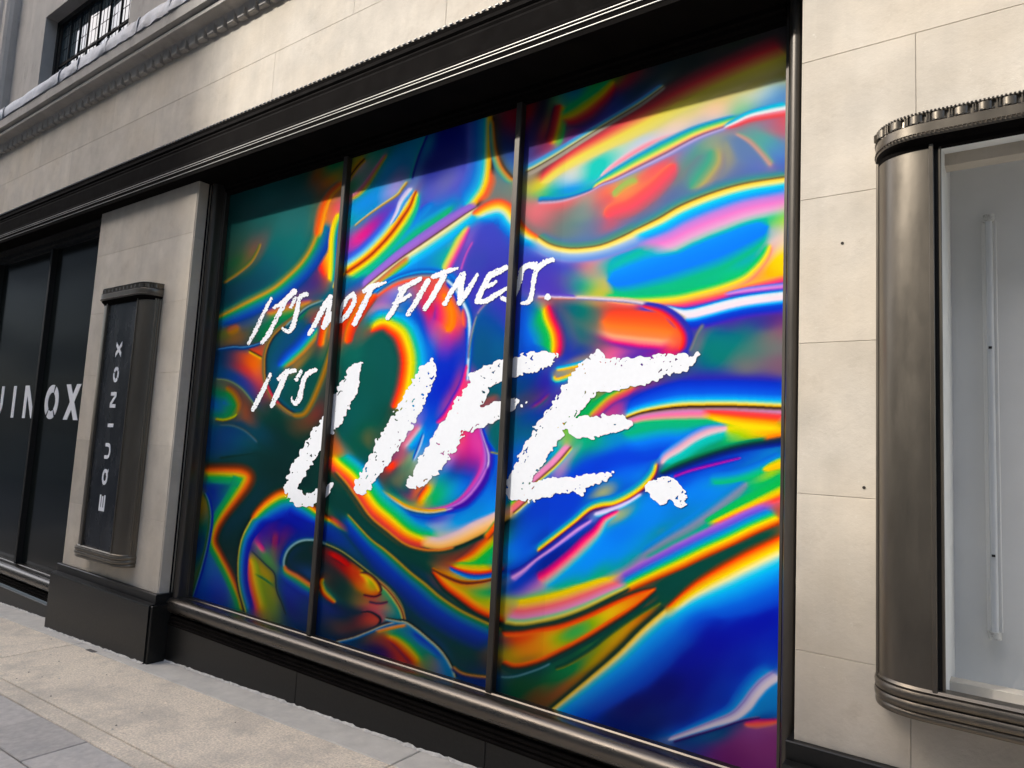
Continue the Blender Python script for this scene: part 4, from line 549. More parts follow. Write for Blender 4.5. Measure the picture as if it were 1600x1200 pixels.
# strokes: (points, profile[(offset, (r,g,b)), ...], widths along the path or None, end fade)
def _s(t): return [tuple(float(v) for v in p.split()) for p in t.split(';')]
def _p(t):
    r = []
    for q in t.split(';'):
        a = [float(v) for v in q.split()]; r.append((a[0], tuple(a[1:4])))
    return r
ART_STROKES = [
 # soft fields
 ("930 500;960 505;1000 508;1040 512;1062 520", "-28 200 70 60;-18 238 80 62;-6 243 100 62;6 248 128 70;16 246 135 85;22 245 170 130;28 235 120 130;32 225 50 120;36 130 40 150;42 45 45 170", [.7,.9,1,1,.7], 14),
 ("945 440;980 432;1040 413;1115 388;1170 365;1205 352", "-38 10 190 150;-28 0 180 180;-16 0 145 245;0 0 130 245;14 0 125 240;24 0 160 190;32 0 182 140;40 20 185 130", [.5,.8,1,1,.8,.4], 6),
 ("945 345;955 330;985 318;1015 296;1040 272;1060 252", "-12 245 130 95;-4 242 95 95;6 232 88 105;14 190 95 110;22 130 105 130", [.7,1,1,1,.9,.6], 8),
 ("955 310;975 292;1000 280", "-7 150 190 110;0 175 185 105;6 240 150 90", None, 6),
 ("1075 300;1095 275;1112 250;1112 228", "-26 110 125 140;-14 95 145 145;-4 80 165 140;4 120 165 125;11 178 168 112;17 150 140 130;26 115 125 155", [.7,1,1,.8], 8),
 ("858 228;866 205;872 180;876 160", "-12 40 30 60;-6 150 30 50;0 205 70 55;5 210 180 65;10 120 180 80;18 50 180 110", None, 4),
 ("876 186;895 180;915 168;940 148;962 125", "-20 50 180 115;-12 60 180 110;-5 170 190 70;0 210 185 70;6 205 90 55;12 180 40 60;20 90 40 90;28 45 45 130", [.6,.9,1,.8,.6], 4),
 ("968 676;1000 668;1030 662;1060 660;1085 662", "-2 60 180 120;6 10 172 130;14 0 160 190;24 0 120 232;40 0 75 210;56 0 60 205", [.9,1,1,1,.7], 6),
 ("1032 728;1040 715;1060 702;1085 685;1110 674;1140 668", "-14 0 110 225;-7 120 150 220;-2 225 170 190;3 220 195 205;8 60 190 190;16 15 178 165;24 0 140 100", [.5,.8,1,1,1,.8], 5),
 ("1000 870;1040 845;1080 822;1115 797;1150 770;1170 752", "-16 0 125 225;-6 60 130 190;0 125 135 165;6 95 140 150;14 10 165 130;22 60 130 160", [.6,.8,1,1,1,.6], 6),
 ("1100 815;1140 792;1180 770;1226 743", "-8 20 170 110;0 15 180 100;8 40 182 90;14 200 210 70;20 245 190 60;27 240 80 70;36 230 100 120", [.4,.6,.8,1.1], 3),
 ("1105 748;1150 742;1185 730;1226 710", "-10 0 90 205;-2 0 130 215;5 10 175 150;12 30 185 110", None, 6),
 ("1190 735;1205 728;1226 720", "-7 120 200 100;0 248 205 45;7 245 190 60;12 60 190 90", [.4,.9,1.2], 3),
 ("690 455;703 480;705 505;695 522", "-10 235 90 70;-7 247 120 60;0 249 138 50;8 246 110 70;16 238 70 95;24 200 50 130;32 60 50 180", [.6,.9,1,.9], 6),
 ("432 575;448 556;465 540;482 520;495 505", "-14 0 72 95;-6 0 60 140;0 10 75 195;5 0 130 200;9 70 170 110;14 185 120 55;20 60 80 60", [.6,1,1,1,.8], 5),
 ("500 545;503 525;507 505;508 490", "-8 20 80 110;-4 190 60 40;0 232 80 42;4 225 140 60;8 70 100 70", None, 5),
 ("412 490;440 480;465 474;490 469", "-9 20 60 140;-4 110 60 120;0 175 95 75;5 190 130 62;10 90 135 70;18 10 120 75;28 20 95 80", [.7,1,1,.4], 6),
 ("350 603;365 613;374 630;372 645", "-8 60 45 50;-3 120 70 45;2 140 100 35;8 30 120 60;16 0 112 105;26 0 75 180", [.9,1,1,.8], 5),
 ("352 522;365 514;378 510", "-9 90 50 65;-3 150 85 60;3 155 105 40;10 120 90 45", None, 6),
 # finer folds
 ("383 860;386 885;389 912;396 940;402 962", "10 10 30 160;5 80 30 130;0 200 60 100;-5 225 110 50;-10 222 185 50;-16 150 170 50;-22 110 140 55", [.6,.9,1,1,1], 12),
 ("397 896;408 902;420 910;430 918", "-4 205 190 60;0 0 90 60;4 215 190 50", [.6,1,1,.7], 11),
 ("398 843;408 856;416 868", "-6 30 20 140;-3 190 45 120;2 215 90 130;6 40 140 100", None, 11),
 ("432 826;430 845;428 862", "-8 20 15 130;-3 110 30 95;3 125 40 85;8 30 20 130", None, 12),
 ("560 886;568 896;574 908;577 918", "10 210 60 30;4 235 130 35;0 238 205 40;-5 140 200 60;-9 60 180 85;-13 235 150 50", [.6,1,1,.7], 11),
 ("508 860;525 866;540 876;552 888", "-5 20 40 45;0 170 25 28;5 198 18 25;10 40 30 35", [.7,1,1,.7], 12),
 ("598 992;618 1000;634 1013;648 1028;656 1040", "-14 0 150 125;-8 90 180 80;-3 230 190 50;2 235 130 42;7 210 60 42;13 60 25 80", [.5,.8,1,1,1], 11),
 ("640 985;660 998;680 1012;695 1030", "-6 0 120 195;0 0 60 195;8 0 110 190;14 0 150 125", [.6,1,1,.8], 11),
 ("705 882;735 866;755 848;774 832", "-10 60 35 40;-4 150 65 50;0 225 85 40;5 225 165 50;10 150 195 60;16 20 178 90", [.5,1,1.1,1], 11),
 ("700 885;720 890;745 893;774 892", "-14 20 180 88;-8 190 200 60;-3 245 185 42;1 240 90 42", [.5,.9,1,1], 11),
 ("652 790;660 775;668 763;672 752", "-8 25 40 100;-3 238 85 42;2 242 170 45;6 190 200 70;12 30 172 120", None, 11),
 ("598 738;610 726;622 716", "-6 40 50 110;0 240 68 50;7 225 60 45;12 60 50 70", None, 11),
 ("628 705;640 690;652 674;662 660", "-10 170 120 170;-5 215 110 140;0 210 170 190;4 60 170 215;9 0 140 228;14 15 80 205", None, 12),
 ("915 655;930 640;950 622;975 608;1000 598", "-10 10 150 110;-4 60 175 90;0 190 180 70;4 210 110 80;9 195 60 105;15 60 45 160", [.6,1,1,1,.7], 12),
 ("826 640;845 628;862 612", "-5 40 30 160;0 120 45 115;5 20 90 120", None, 11),
 ("742 632;760 622;785 615", "-10 0 85 105;-3 50 80 85;2 120 78 76;8 150 70 80", None, 12),
 ("560 432;590 412;620 388;650 362;690 335;712 318", "-12 10 140 215;-6 0 160 200;0 0 176 135;6 30 180 120;10 110 150 190", [.8,1,1,1,.8,.5], 13),
 ("600 385;630 360;655 335;680 312", "-10 80 70 195;0 20 125 222;8 0 145 215", [.6,.9,1,.7], 13),
 ("507 345;503 370;500 395;503 420;510 437", "9 20 70 120;5 180 50 70;0 240 62 52;-5 248 120 60;-10 250 165 70;-14 250 225 65", [.6,.9,1,1,.6], 12),
 # broad bands first
 ("842 288;870 265;905 243;945 222;1000 193;1080 150;1160 113;1232 84", "-34 60 65 65;-22 150 60 70;-14 225 75 80;-5 240 160 100;2 242 225 110;12 235 225 130;20 225 215 150", [.45,.55,.7,.8,1,1.1,1.15,1.2], 4),
 ("935 284;952 266;980 246;1015 226;1052 213;1085 203", "-7 225 215 225;0 245 140 165;5 235 160 180;8 200 200 190", [.6,.8,1,1,1,.8], 8),
 ("1146 207;1170 220;1190 240;1208 262", "-7 90 170 150;-2 170 150 140;1 200 155 145;5 110 130 165;8 90 120 170", [.6,1,1,1.2], 6),
 ("300 0;310 0", "0 0 0 0;1 0 0 0", None, 0),
 ("840 369;860 381;885 387;910 387;940 382;970 370;1000 355", "-16 90 115 165;-6 80 140 130;-2 110 150 110;0 95 75 50;3 250 220 110;8 245 235 160;13 160 190 225;22 110 150 220;30 130 130 210", [.8,.8,.8,.8,.8,.9,1], 0),
 ("985 362;1000 355;1030 340;1065 320;1115 300;1165 286;1234 275", "-16 90 115 165;-6 70 140 150;-2 110 150 110;0 95 75 50;3 250 215 100;8 246 238 150;14 60 205 240;23 60 150 240;32 190 130 215;42 232 130 205;52 225 170 210;60 150 200 190;68 20 190 145", [.7,.8,.95,1,1,.95,.9], 6),
 ("940 466;990 470;1052 467;1090 459;1127 449;1160 436;1180 420;1196 400;1205 378", "-12 20 185 130;-6 80 200 110;0 250 225 90;6 245 170 110;10 240 110 120", [.6,.8,1,1,1,1,.9,.8,.6], 6),
 ("990 474;1052 474;1090 467;1127 458;1165 447;1200 438;1234 430", "-4 250 200 90;0 245 140 90;5 240 75 120;10 150 60 160;15 40 55 190;20 20 80 210", [.5,.8,1,1,1,1,1.1], 6),
 ("1130 461;1170 454;1234 447", "-6 20 90 215;-3 160 140 230;0 225 135 215;3 140 80 200;6 60 30 170", [.5,1,1.2], 8),
 ("1035 478;1062 490;1080 491;1102 486;1140 476;1177 469;1234 462", "-13 30 40 180;-9 0 140 230;-6 220 235 245;0 247 228 240;4 242 225 240;8 60 180 250;13 20 70 205;19 30 50 190;27 80 40 170", [.35,.9,1,1,1,1,1], 6),
 ("855 474;861 495;871 520;873 542;868 561", "-14 40 60 140;-7 110 50 110;-3 210 40 90;0 240 60 70;5 245 140 60;9 245 220 60;14 90 195 90;22 0 172 110;34 0 140 190;44 0 115 230", [.8,1,1,1,.8], 4),
 ("975 654;1000 645;1030 639;1065 635;1102 634;1152 634;1232 637", "-46 50 40 160;-34 10 55 200;-20 0 90 220;-12 20 160 240;-7 120 210 200;-4 245 228 120;-1 200 150 50;0 50 30 20;2 60 40 30;4 140 110 110;7 195 130 180;12 235 115 165;17 215 160 150;22 60 180 120;32 10 172 140", [.6,.7,.85,1,1,1,1], 3),
 ("1095 640;1130 641;1165 643;1232 648", "-2 170 110 110;3 243 70 80;8 245 90 60;13 250 160 55;20 253 215 25;26 253 225 20", [.5,.8,1,1.1], 10),
 ("1030 741;1065 726;1115 708;1165 695;1232 685", "-8 0 150 110;-3 0 100 70;0 10 50 60;5 10 30 110;12 5 55 180", [.6,1,1,1,1], 4),
 ("1190 690;1232 682", "-10 250 170 50;-4 240 130 50;0 40 50 60;5 10 30 90", None, 8),
 ("1050 746;1077 736;1115 726;1160 715", "-5 30 30 170;-2 60 30 160;0 205 40 160;2 60 40 170;5 15 60 195", [1,1,1,.6], 4),
 ("1027 722;1024 737;1015 752;1000 766;982 778;960 788;940 791;922 797;900 815;877 833;838 863", "16 0 90 210;8 30 160 180;4 200 210 90;1 245 200 70;-1 190 80 60;-3 60 25 80;-6 40 40 130", [.7,.8,1,1,1,1,1,.8,.7,.7,.7], 3),
 ("1005 770;985 783;965 793;945 800;925 805", "-6 20 130 190;-3 120 190 230;0 225 215 248;3 190 170 230;5 60 40 120", [.6,.7,1,1.2,.8], 5),
 ("970 797;952 806;942 813;930 830;915 844;890 868;860 893;838 907", "11 0 40 150;5 180 30 120;0 250 60 120;-5 232 140 150;-10 130 190 190;-17 10 160 245", [.4,.5,.6,.8,1,1,1.1,1.3], 5),
 ("927 811;905 825;890 836;865 855;838 874;815 893;796 905", "8 10 40 150;3 60 50 170;0 225 160 228;-3 150 120 220;-6 10 60 190", [.7,1,1,.8,.7,1.2,1.8], 5),
 ("840 973;877 965;915 951;952 933;990 914;1027 897;1065 880;1102 862;1140 845;1177 827;1220 809", "-34 190 120 200;-24 110 80 210;-15 10 150 210;-9 70 200 110;-3 245 225 45;3 240 135 40;8 180 55 20;12 10 70 65", [.5,.55,.6,.7,.8,.9,1,1,1,1,1], 4),
 ("785 973;812 977;842 973;877 965;915 951;952 933;985 917", "-46 90 190 120;-38 245 218 60;-32 245 200 90;-22 242 110 120;-12 225 140 190;-7 140 200 150;-3 225 212 110;0 150 140 60;3 15 50 45;7 10 60 55;11 15 55 50", [1,1,1,1,.95,.8,.6], 4),
 ("1222 834;1165 862;1127 883;1090 906;1065 926;1040 949", "8 0 72 65;1 120 60 30;-4 245 80 40;-9 250 150 40;-18 255 228 80;-26 255 246 180;-34 120 220 240;-46 0 180 255;-70 0 110 235;-100 0 60 205", [1,1,.95,.8,.62,.5], 2),
 ("1040 949;1002 982;965 1019;927 1052;890 1083;855 1112", "10 120 90 40;5 20 50 42;1 20 50 40;-3 245 205 90;-7 245 230 150;-12 110 205 210;-22 0 160 250;-45 0 105 225;-75 0 55 185", [1,1,.95,.85,.75,.65], 2),
 ("1042 1157;1077 1145;1115 1132;1147 1121;1167 1105;1182 1085;1197 1069;1218 1055", "-34 0 60 195;-24 0 110 220;-15 40 150 230;-11 160 165 230;-9 150 135 205;-6 200 190 232;0 238 228 242;5 228 222 242;9 60 160 240;14 0 140 225", [.3,.4,.55,.8,1,1,1,1], 3),
 ("1050 1160;1090 1148;1127 1137;1160 1126;1190 1121", "-3 150 150 210;0 45 12 90;3 20 60 130", None, 3),
 ("1160 1132;1182 1131;1203 1129;1220 1126", "-9 50 20 110;-5 200 50 130;-1 250 90 95;3 245 120 95;6 210 110 120;10 140 75 145", [.5,1,.8,.5], 4),
 ("782 987;812 986;840 981;877 974;915 960;965 937;1002 923;1027 918", "-5 10 60 55;-1 60 50 35;3 240 75 40;9 247 130 45", [1,1,1,1,1,.8,.7,.6], 2),
 ("782 1036;805 1044;840 1037;877 1020;915 1000;952 977;990 952;1027 921", "-9 247 150 50;-4 240 90 40;0 70 42 30;4 0 65 60;9 0 62 60", [1,1,1,1,1,1,.9,.6], 2),
 ("865 1046;890 1036;925 1014;952 992;990 965;1034 939", "-5 0 66 62;0 40 80 50;4 150 150 50", None, 3),
 ("780 1058;805 1057;840 1046;862 1036", "-3 0 50 70;0 100 150 160;3 0 60 60", None, 4),
 # pane two, top
 ("767 178;766 222;765 255;763 278;757 297;745 315;728 334", "-9 30 30 60;-5 35 22 20;-1 235 170 60;4 250 225 90;9 110 215 200;14 0 170 230;26 50 110 215;42 85 90 200", [.9,.9,.9,1,1,1,.8], 2),
 ("764 262;762 282;754 302;742 316", "-16 110 125 125;-9 200 110 80;-4 242 100 65;1 248 200 80", [.5,1,1,.6], 6),
 ("770 185;774 230;782 258;796 277;806 282", "-7 60 70 60;-3 90 60 40;0 220 130 60;5 130 180 120;11 40 130 170", [.6,.8,1,1,.7], 5),
 ("748 322;727 335;695 357;660 381;625 405;585 436;566 452", "17 115 95 205;9 150 110 210;3 150 100 190;1 90 60 70;0 120 90 70;-2 250 240 200;-5 215 225 160;-9 120 210 220;-15 0 180 240;-22 0 160 235", [.6,.8,1,1,.9,.7,.6], 3),
 ("640 401;615 420;592 440;570 458", "4 150 110 80;0 215 130 80;-4 160 180 70;-9 30 180 150", None, 6),
 ("737 336;760 321;780 316;796 323;806 338;814 350;826 362;842 372", "-9 110 122 122;-3 238 90 65;3 248 160 70;8 250 235 110;14 190 228 220;20 20 185 240;28 20 130 225;40 55 80 195", [.6,.9,1,1,.9,.8,.7,.6], 3),
 ("735 352;722 378;712 398;702 418;698 432", "-7 75 70 180;-3 160 70 170;0 235 85 150;4 235 180 120;8 215 220 110;14 40 180 150", [.5,1,1,1,.8], 5),
 ("740 375;728 398;719 425", "-3 70 65 180;0 200 90 180;3 75 68 182", None, 5),
 ("652 296;647 306;640 323;627 343;610 366;590 388;570 406;538 428", "24 85 65 190;17 60 100 220;11 120 205 235;6 250 225 90;2 230 110 40;0 140 40 20;-3 232 150 50;-6 240 230 80;-12 60 190 125;-20 0 168 180", [.5,.6,.8,1,1,1,1,1], 3),
 ("646 292;637 302;627 316;620 333;609 352", "-7 90 80 195;-4 60 170 230;0 230 220 245;4 190 190 240;7 70 80 200", [.8,1,.9,.7,.4], 4),
 ("638 282;628 295;620 305;595 322;570 340;552 355", "4 100 160 215;1 235 205 110;-1 150 110 60;-4 60 120 190", [1,1,.9,.7,.5,.5], 4),
 ("667 208;660 225;652 245;645 268;642 282", "4 30 150 190;1 60 165 175;-1 30 45 150;-4 25 38 150", None, 3),
 ("572 246;560 258;548 274;537 290", "5 190 150 60;2 200 150 60;0 40 20 20;-2 200 160 60;-6 200 150 160", None, 3),
 ("606 238;590 262;575 285;560 302;545 312", "6 190 140 175;2 200 110 120;-2 190 170 70;-6 60 170 130", [.6,.8,1,1,.8], 6),
 # the big ring
 ("548 512;562 488;577 472;595 455;620 440;650 432;675 431;695 437;711 450;722 470;731 490", "-15 0 140 225;-9 10 90 190;-6 0 160 235;-3 50 70 140;0 120 140 150;3 225 100 80;8 240 85 65", [.3,.4,.5,.7,.8,1,1,.9,.7,.6,.5], 3),
 ("541 540;548 512;562 488;577 470;590 458", "-8 150 120 50;-4 240 110 50;3 235 70 45;8 180 60 50;12 20 100 90", [.8,1,1,.8,.5], 4),
 ("697 436;711 450;722 470;731 491;734 515;733 545;731 575;731 597", "-8 50 58 165;-4 0 90 180;-1 190 225 245;1 235 240 248;3 60 130 220;6 25 60 190;10 60 50 170", [.7,.9,1,1,.9,.8,.7,.6], 3),
 ("724 480;728 498;727 515", "-3 60 60 180;2 220 80 90;7 247 125 60", [.5,1,.6], 4),
 ("577 519;597 512;608 517;620 528;628 550;630 570;627 595;622 615;613 640", "14 0 83 78;7 70 70 65;1 235 62 50;-5 246 125 40;-11 250 222 40;-17 190 212 80;-23 60 190 150;-30 20 170 230;-42 20 100 210", [.5,.75,.9,1,1,1,1,1,.9], 3),
 ("745 492;738 517;733 545;732 562", "-3 0 85 130;0 150 150 150;3 60 60 180", [.6,1,.8,.6], 3),
 ("766 468;752 482;745 492", "-3 20 80 150;0 150 130 170;3 65 60 180", None, 3),
 ("729 568;720 600;707 625;693 648;680 662", "-6 230 70 110;-2 232 60 130;1 120 40 160;4 20 45 185", [.5,1,1,1,.7], 3),
 ("750 655;752 672;757 690;763 710;762 728;755 747;742 767;725 785;700 796;670 800;640 795;615 782", "13 200 55 145;8 190 70 170;4 160 110 205;2 90 40 150;0 225 210 242;-3 60 30 160;-8 30 50 185;-15 0 105 215", [.3,.4,.5,1,1,1,1,.9,.6,.5,.4,.3], 3),
 ("764 728;757 747;744 767;726 785;704 795", "8 120 40 170;4 190 120 210;0 60 20 150;-5 50 30 160;-10 10 90 210", [.6,1,1,1,.5], 5),
 ("700 797;670 801;640 796;615 783;590 766;575 753", "7 150 180 60;3 230 150 50;0 205 215 170;-2 20 70 120;-6 10 90 190;-11 20 60 190", [.6,.9,1,1,.9,.7], 4),
 ("620 786;600 772;577 754", "3 230 130 50;0 250 200 140;-2 60 30 30;-5 0 150 160;-11 0 165 230;-18 0 170 180", None, 4),
 ("664 672;656 698;644 726", "-4 20 110 220;0 200 225 245;3 20 60 160;8 0 150 220", [.4,.8,.5], 9),
 ("765 706;782 710", "-2 0 95 100;0 170 150 50;2 0 80 150", None, 2),
 # rainbow sweep
 ("513 712;522 728;545 748;562 770;580 796;605 818;630 838;655 848;687 853", "24 0 60 55;13 80 62 40;7 195 62 62;1 238 85 60;-5 248 150 60;-11 245 222 60;-18 70 188 80;-29 0 170 165;-40 0 140 225", [.8,.8,.8,.85,.9,.9,.85,.75,.7], 3),
 ("655 849;687 854;717 846;745 833;778 816;800 802", "13 0 60 55;7 15 35 30;4 215 165 90;0 247 185 110;-6 246 200 150;-13 226 195 190;-20 200 180 210", [.8,.8,.9,1,.9,.8], 8),
 ("522 735;540 755;558 780;578 808;604 830;632 851;660 860;688 861;712 856", "4 0 60 55;1 60 58 40;-1 200 130 60;-4 215 90 60", [1,1,1,1,1,1,1,1,1], 5),
 ("510 806;530 820;548 832;560 842", "6 30 130 80;2 190 120 50;-2 180 60 60;-7 20 60 55", [1,1.1,.9,.5], 5),
 ("540 800;577 840;600 858;620 875;642 895;665 913;687 932;717 952;745 966;785 984", "-7 0 62 57;-3 15 50 45;0 190 150 60;4 40 120 70;10 0 110 150;20 0 55 170;36 0 45 130;50 0 58 70", [.5,.6,.8,.9,.9,1,1,1,1,1], 6),
 ("672 890;692 917;717 937;742 955;767 967;790 973", "6 10 50 45;2 20 45 40;-1 140 45 30;-4 238 75 40;-10 246 155 42;-16 200 190 55", [.5,.9,1,1,1,1], 5),
 ("700 884;715 891;735 897;757 897;790 890", "-5 244 100 40;-2 230 60 40;1 25 50 160;4 0 110 210;8 0 160 222", [.6,.8,1,1,1.2], 4),
 ("672 886;695 898;722 908;748 908;775 903", "-3 244 160 45;1 120 50 30;3 70 40 30;6 242 90 50", [.5,.9,1,.8,.6], 4),
 ("757 842;767 830;780 812", "-6 60 170 90;-2 240 110 40;3 230 80 45;6 15 40 35", None, 4),
 # lower left bubble
 ("477 842;495 845;512 851;535 862;562 882;585 900;605 916;620 933;630 951;634 972", "-7 0 58 95;-2 10 50 60;0 180 175 100;2 15 30 30;6 12 45 48", [.8,.8,.8,.8,.8,.8,.8,.8,.8,.8], 2),
 ("588 905;605 920;618 936;628 953;633 971", "-3 0 40 50;-1 225 160 90;1 70 20 25;3 215 190 100;6 40 170 120", None, 3),
 ("560 895;575 898;587 908;594 922;588 928", "-4 20 40 45;-1 90 30 30;2 240 170 60;6 220 205 50", [.6,1,1,1,.6], 3),
 ("566 929;585 932;598 927", "-3 235 90 50;0 30 18 30;3 225 60 60", None, 2),
 ("575 940;592 943;608 940", "-3 200 70 70;0 15 40 60;3 225 60 95", None, 2),
 ("562 957;578 956;592 964;594 972;585 982;568 991", "-4 225 80 100;-1 20 30 45;1 10 25 40;4 225 75 60", [.6,.8,1,1,1,.8], 3),
 ("507 902;502 908;502 914;506 924;513 932;526 943", "-6 0 120 100;-2 200 170 60;0 238 150 60;3 190 50 30;7 20 50 50", [.7,1,1,1,1,.7], 3),
 ("523 1003;552 996;575 987;605 975;634 970", "-5 20 45 70;-1 60 40 45;0 215 205 160;2 40 120 190;5 10 60 110", [1,1,1,1,.8], 2),
 ("600 966;620 970;634 972;650 982;667 996;685 1012;697 1027;707 1045;712 1060", "-4 0 42 42;-1 25 30 30;0 215 205 150;2 120 170 180;5 0 115 195", [.7,.8,1,1,1,1,1,1,1], 2),
 ("585 985;605 980;622 976;636 974", "0 230 200 150;3 240 130 60;6 180 170 70", None, 3),
 ("707 1040;716 1048;727 1053;745 1056;768 1058", "-4 0 60 55;-1 120 90 50;0 232 160 80;3 60 50 80;7 0 42 125", None, 3),
 # pane one
 ("336 497;350 491;387 472;425 452;450 432;470 412;485 390;495 366;500 342", "-10 15 88 95;-4 80 115 75;0 200 145 60;4 60 150 80;10 0 110 150;18 10 65 165;26 20 50 120", [.8,.8,1,1,1,1,1,1.1,1.2], 4),
 ("494 372;499 345;504 325;515 303;536 283", "-10 60 100 90;-4 200 100 60;0 238 95 50;6 242 165 55;10 244 120 60", [.8,1,1,.8,.7], 6),
 ("534 330;525 352;521 375;520 400;519 425;517 443", "10 248 165 70;5 250 225 65;1 200 212 80;-3 50 170 130;-8 20 75 205", [.8,.8,.8,.8,.8,.6], 4),
 ("520 452;524 440;532 432;540 425", "-3 0 120 200;0 245 200 70;3 235 120 60", None, 3),
 ("347 444;372 427;392 410;403 392;408 378", "-4 40 90 50;-1 120 110 50;1 165 120 60;4 10 72 82", [.8,1,1,.9,.8], 4),
 ("338 546;362 542;382 542;400 538;412 533", "-4 60 55 60;-1 30 50 80;0 80 140 200;2 10 50 110;5 8 45 100", [.8,1,1,.8,.6], 3),
 ("387 546;400 553;415 561", "-3 235 80 40;0 30 20 25;2 215 185 60;5 225 110 40", None, 3),
 ("505 469;480 480;460 497;435 519;424 533;417 551;415 570;417 595;425 615;440 632;460 645;477 642;488 630", "7 150 90 60;4 90 90 60;2 170 120 55;0 28 32 36;-3 0 68 88;-7 0 74 92", [.5,.6,.7,1,1,1,1,1,1,1,1,1,.8], 4),
 ("508 468;480 480;460 497;445 511", "2 60 100 90;0 130 160 165;-2 20 70 85", None, 4),
 ("417 592;426 614;440 632", "5 180 55 70;2 190 50 70;0 35 30 45", None, 5),
 ("520 525;517 545;508 578;498 605;486 632;474 648;455 650", "-6 40 80 70;-2 120 90 40;1 160 110 45;5 70 90 55;8 0 68 66", [.6,.8,1,1,1,1,.8], 4),
 ("335 592;357 595;377 607;393 626;402 640", "-4 15 50 115;-1 60 90 100;0 120 140 90;2 45 50 60", None, 4),
 ("334 655;350 657;366 652;372 645", "-4 60 120 50;-1 165 165 50;1 90 80 40;3 0 42 62", [1,1,1,.6], 3),
 ("340 664;362 665;380 672;395 684;404 694", "-3 30 45 45;0 60 85 100;3 0 55 85", None, 5),
 ("340 716;370 712;400 708", "-3 0 60 70;0 0 40 40;3 0 52 55", None, 4),
 ("318 735;352 735;377 737;388 745;383 760;367 783;350 806;339 826;335 846;345 868;357 891;367 913;376 936;381 956", "-12 0 45 45;-5 90 40 22;0 210 92 32;4 190 165 42;9 35 155 80;18 0 120 115", [1.2,1.3,1.4,1.4,1.3,1.1,.95,.85,.8,.75,.75,.75,.75,.75], 3),
 ("319 768;326 785;329 810;324 847;315 885;307 912;300 935", "4 80 90 45;1 20 80 55;0 100 140 140;-2 0 40 150;-5 0 30 150", None, 3),
 ("384 960;374 923;371 897;372 867;377 842;387 820;402 797;420 780;440 770", "-5 0 35 35;-1 12 30 30;1 210 185 75;4 20 130 110;9 0 115 195;16 10 35 165;24 10 20 150", [.7,.7,.7,.75,.8,1,1.1,1.2,1.2], 3),
 ("392 812;402 797;420 780;440 769;462 770;480 784;500 801;520 814", "-9 0 42 42;-3 110 50 20;1 228 105 32;6 222 182 42;12 25 152 90;19 0 125 175;29 0 55 182;40 0 20 150", [.6,.8,1,1.1,1,.8,.6,.5], 4),
 ("392 860;415 882;429 897;432 922;440 942;447 962", "-2 60 120 60;0 8 18 55;2 90 110 60", [.6,1,1,1,1,1], 3),
 ("510 851;497 845;477 844;462 849;450 860;444 875;444 887", "9 0 30 140;4 0 60 125;0 150 185 190;-3 0 40 42;-8 0 45 45", [.8,.8,.8,.8,.8,.8,.8], 2),
 ("444 882;449 891;465 900;480 910;500 923", "-10 0 40 70;-5 50 40 45;0 228 115 70;5 160 150 60;10 0 140 115;18 0 70 170;28 0 30 145", [.5,.7,.8,.8,.7], 3),
 # pane three, sharp folds last
 ("820 270;840 260;872 241;902 222;952 191;1000 162;1040 133", "-12 100 120 205;-6 70 170 215;-2 225 225 160;0 80 70 50;2 165 155 140;8 170 160 150", [1,1,.9,.8,.7,.7,.6], 3),
 ("838 315;877 312;915 301;940 288", "-9 20 180 185;-4 20 130 205;-1 60 110 160;0 110 120 160;2 195 175 205;6 225 120 130", [1,.9,.6,.4], 3),
 ("925 296;940 287;960 279;1000 259;1040 239;1090 213;1140 195;1160 187", "-24 225 205 210;-17 40 150 205;-11 100 205 130;-6 242 235 120;-2 232 150 135;0 120 85 110;3 190 172 220;9 110 128 195", [.3,.45,.7,.9,1,.85,.7,.5], 3),
 ("1130 200;1150 191;1172 181;1202 174;1234 168", "-12 75 145 220;-5 60 200 225;-1 242 242 246;1 240 240 246;3 235 140 160;8 228 85 90;14 190 90 110", [.4,.6,.8,1,1.2], 4),
 ("838 464;865 465;902 466;940 468;980 471;1010 476;1035 483;1058 494;1072 501", "-6 190 200 140;-3 215 190 170;-1 232 222 238;1 150 140 180;3 70 85 130", [.8,.8,.8,.9,1,1,1,1,1], 3),
 ("838 464;865 465;902 466", "-7 80 60 180;-3 110 90 190;-1 225 215 240;1 200 130 120;3 160 80 80", [1,1,.8], 3),
 ("1003 476;1035 485;1058 502;1071 522;1070 541;1060 552", "9 245 100 62;3 236 52 60;0 160 40 110;-4 50 50 170;-12 40 48 165", [.5,.8,1,1,1,.8], 3),
 ("1100 505;1090 520;1082 540;1076 552", "-4 60 110 120;0 125 118 125;4 40 55 150", None, 5),
 ("866 577;890 572;925 563", "-4 20 120 220;0 60 190 200;2 240 210 70;5 225 150 60", None, 4),
 ("866 584;868 592;880 590;915 577", "-3 220 150 70;0 245 205 70;3 110 200 150;6 0 150 210", None, 4),
 ("855 700;872 665;888 635;905 605;925 585", "-5 70 80 70;-1 170 190 60;2 245 215 45;6 245 150 70;9 40 170 110", [.6,1,1,.9,.8], 4),
 ("828 760;850 742;872 722;895 695", "6 20 160 220;2 245 215 90;0 90 50 40;-3 228 140 185;-9 225 145 190;-13 20 172 110", [.8,1,1,1], 5),
 ("800 803;812 793;828 778;842 762", "5 120 205 225;2 245 215 110;0 90 50 40;-3 228 110 130;-9 235 120 110;-13 130 190 60;-18 20 172 110", None, 3),
]
AX0, AY0, AW, AH = 286, 20, 968, 1192
def srgb2lin(c):
    c = np.asarray(c, float); return np.where(c <= .04045, c/12.92, ((c+.055)/1.055)**2.4)
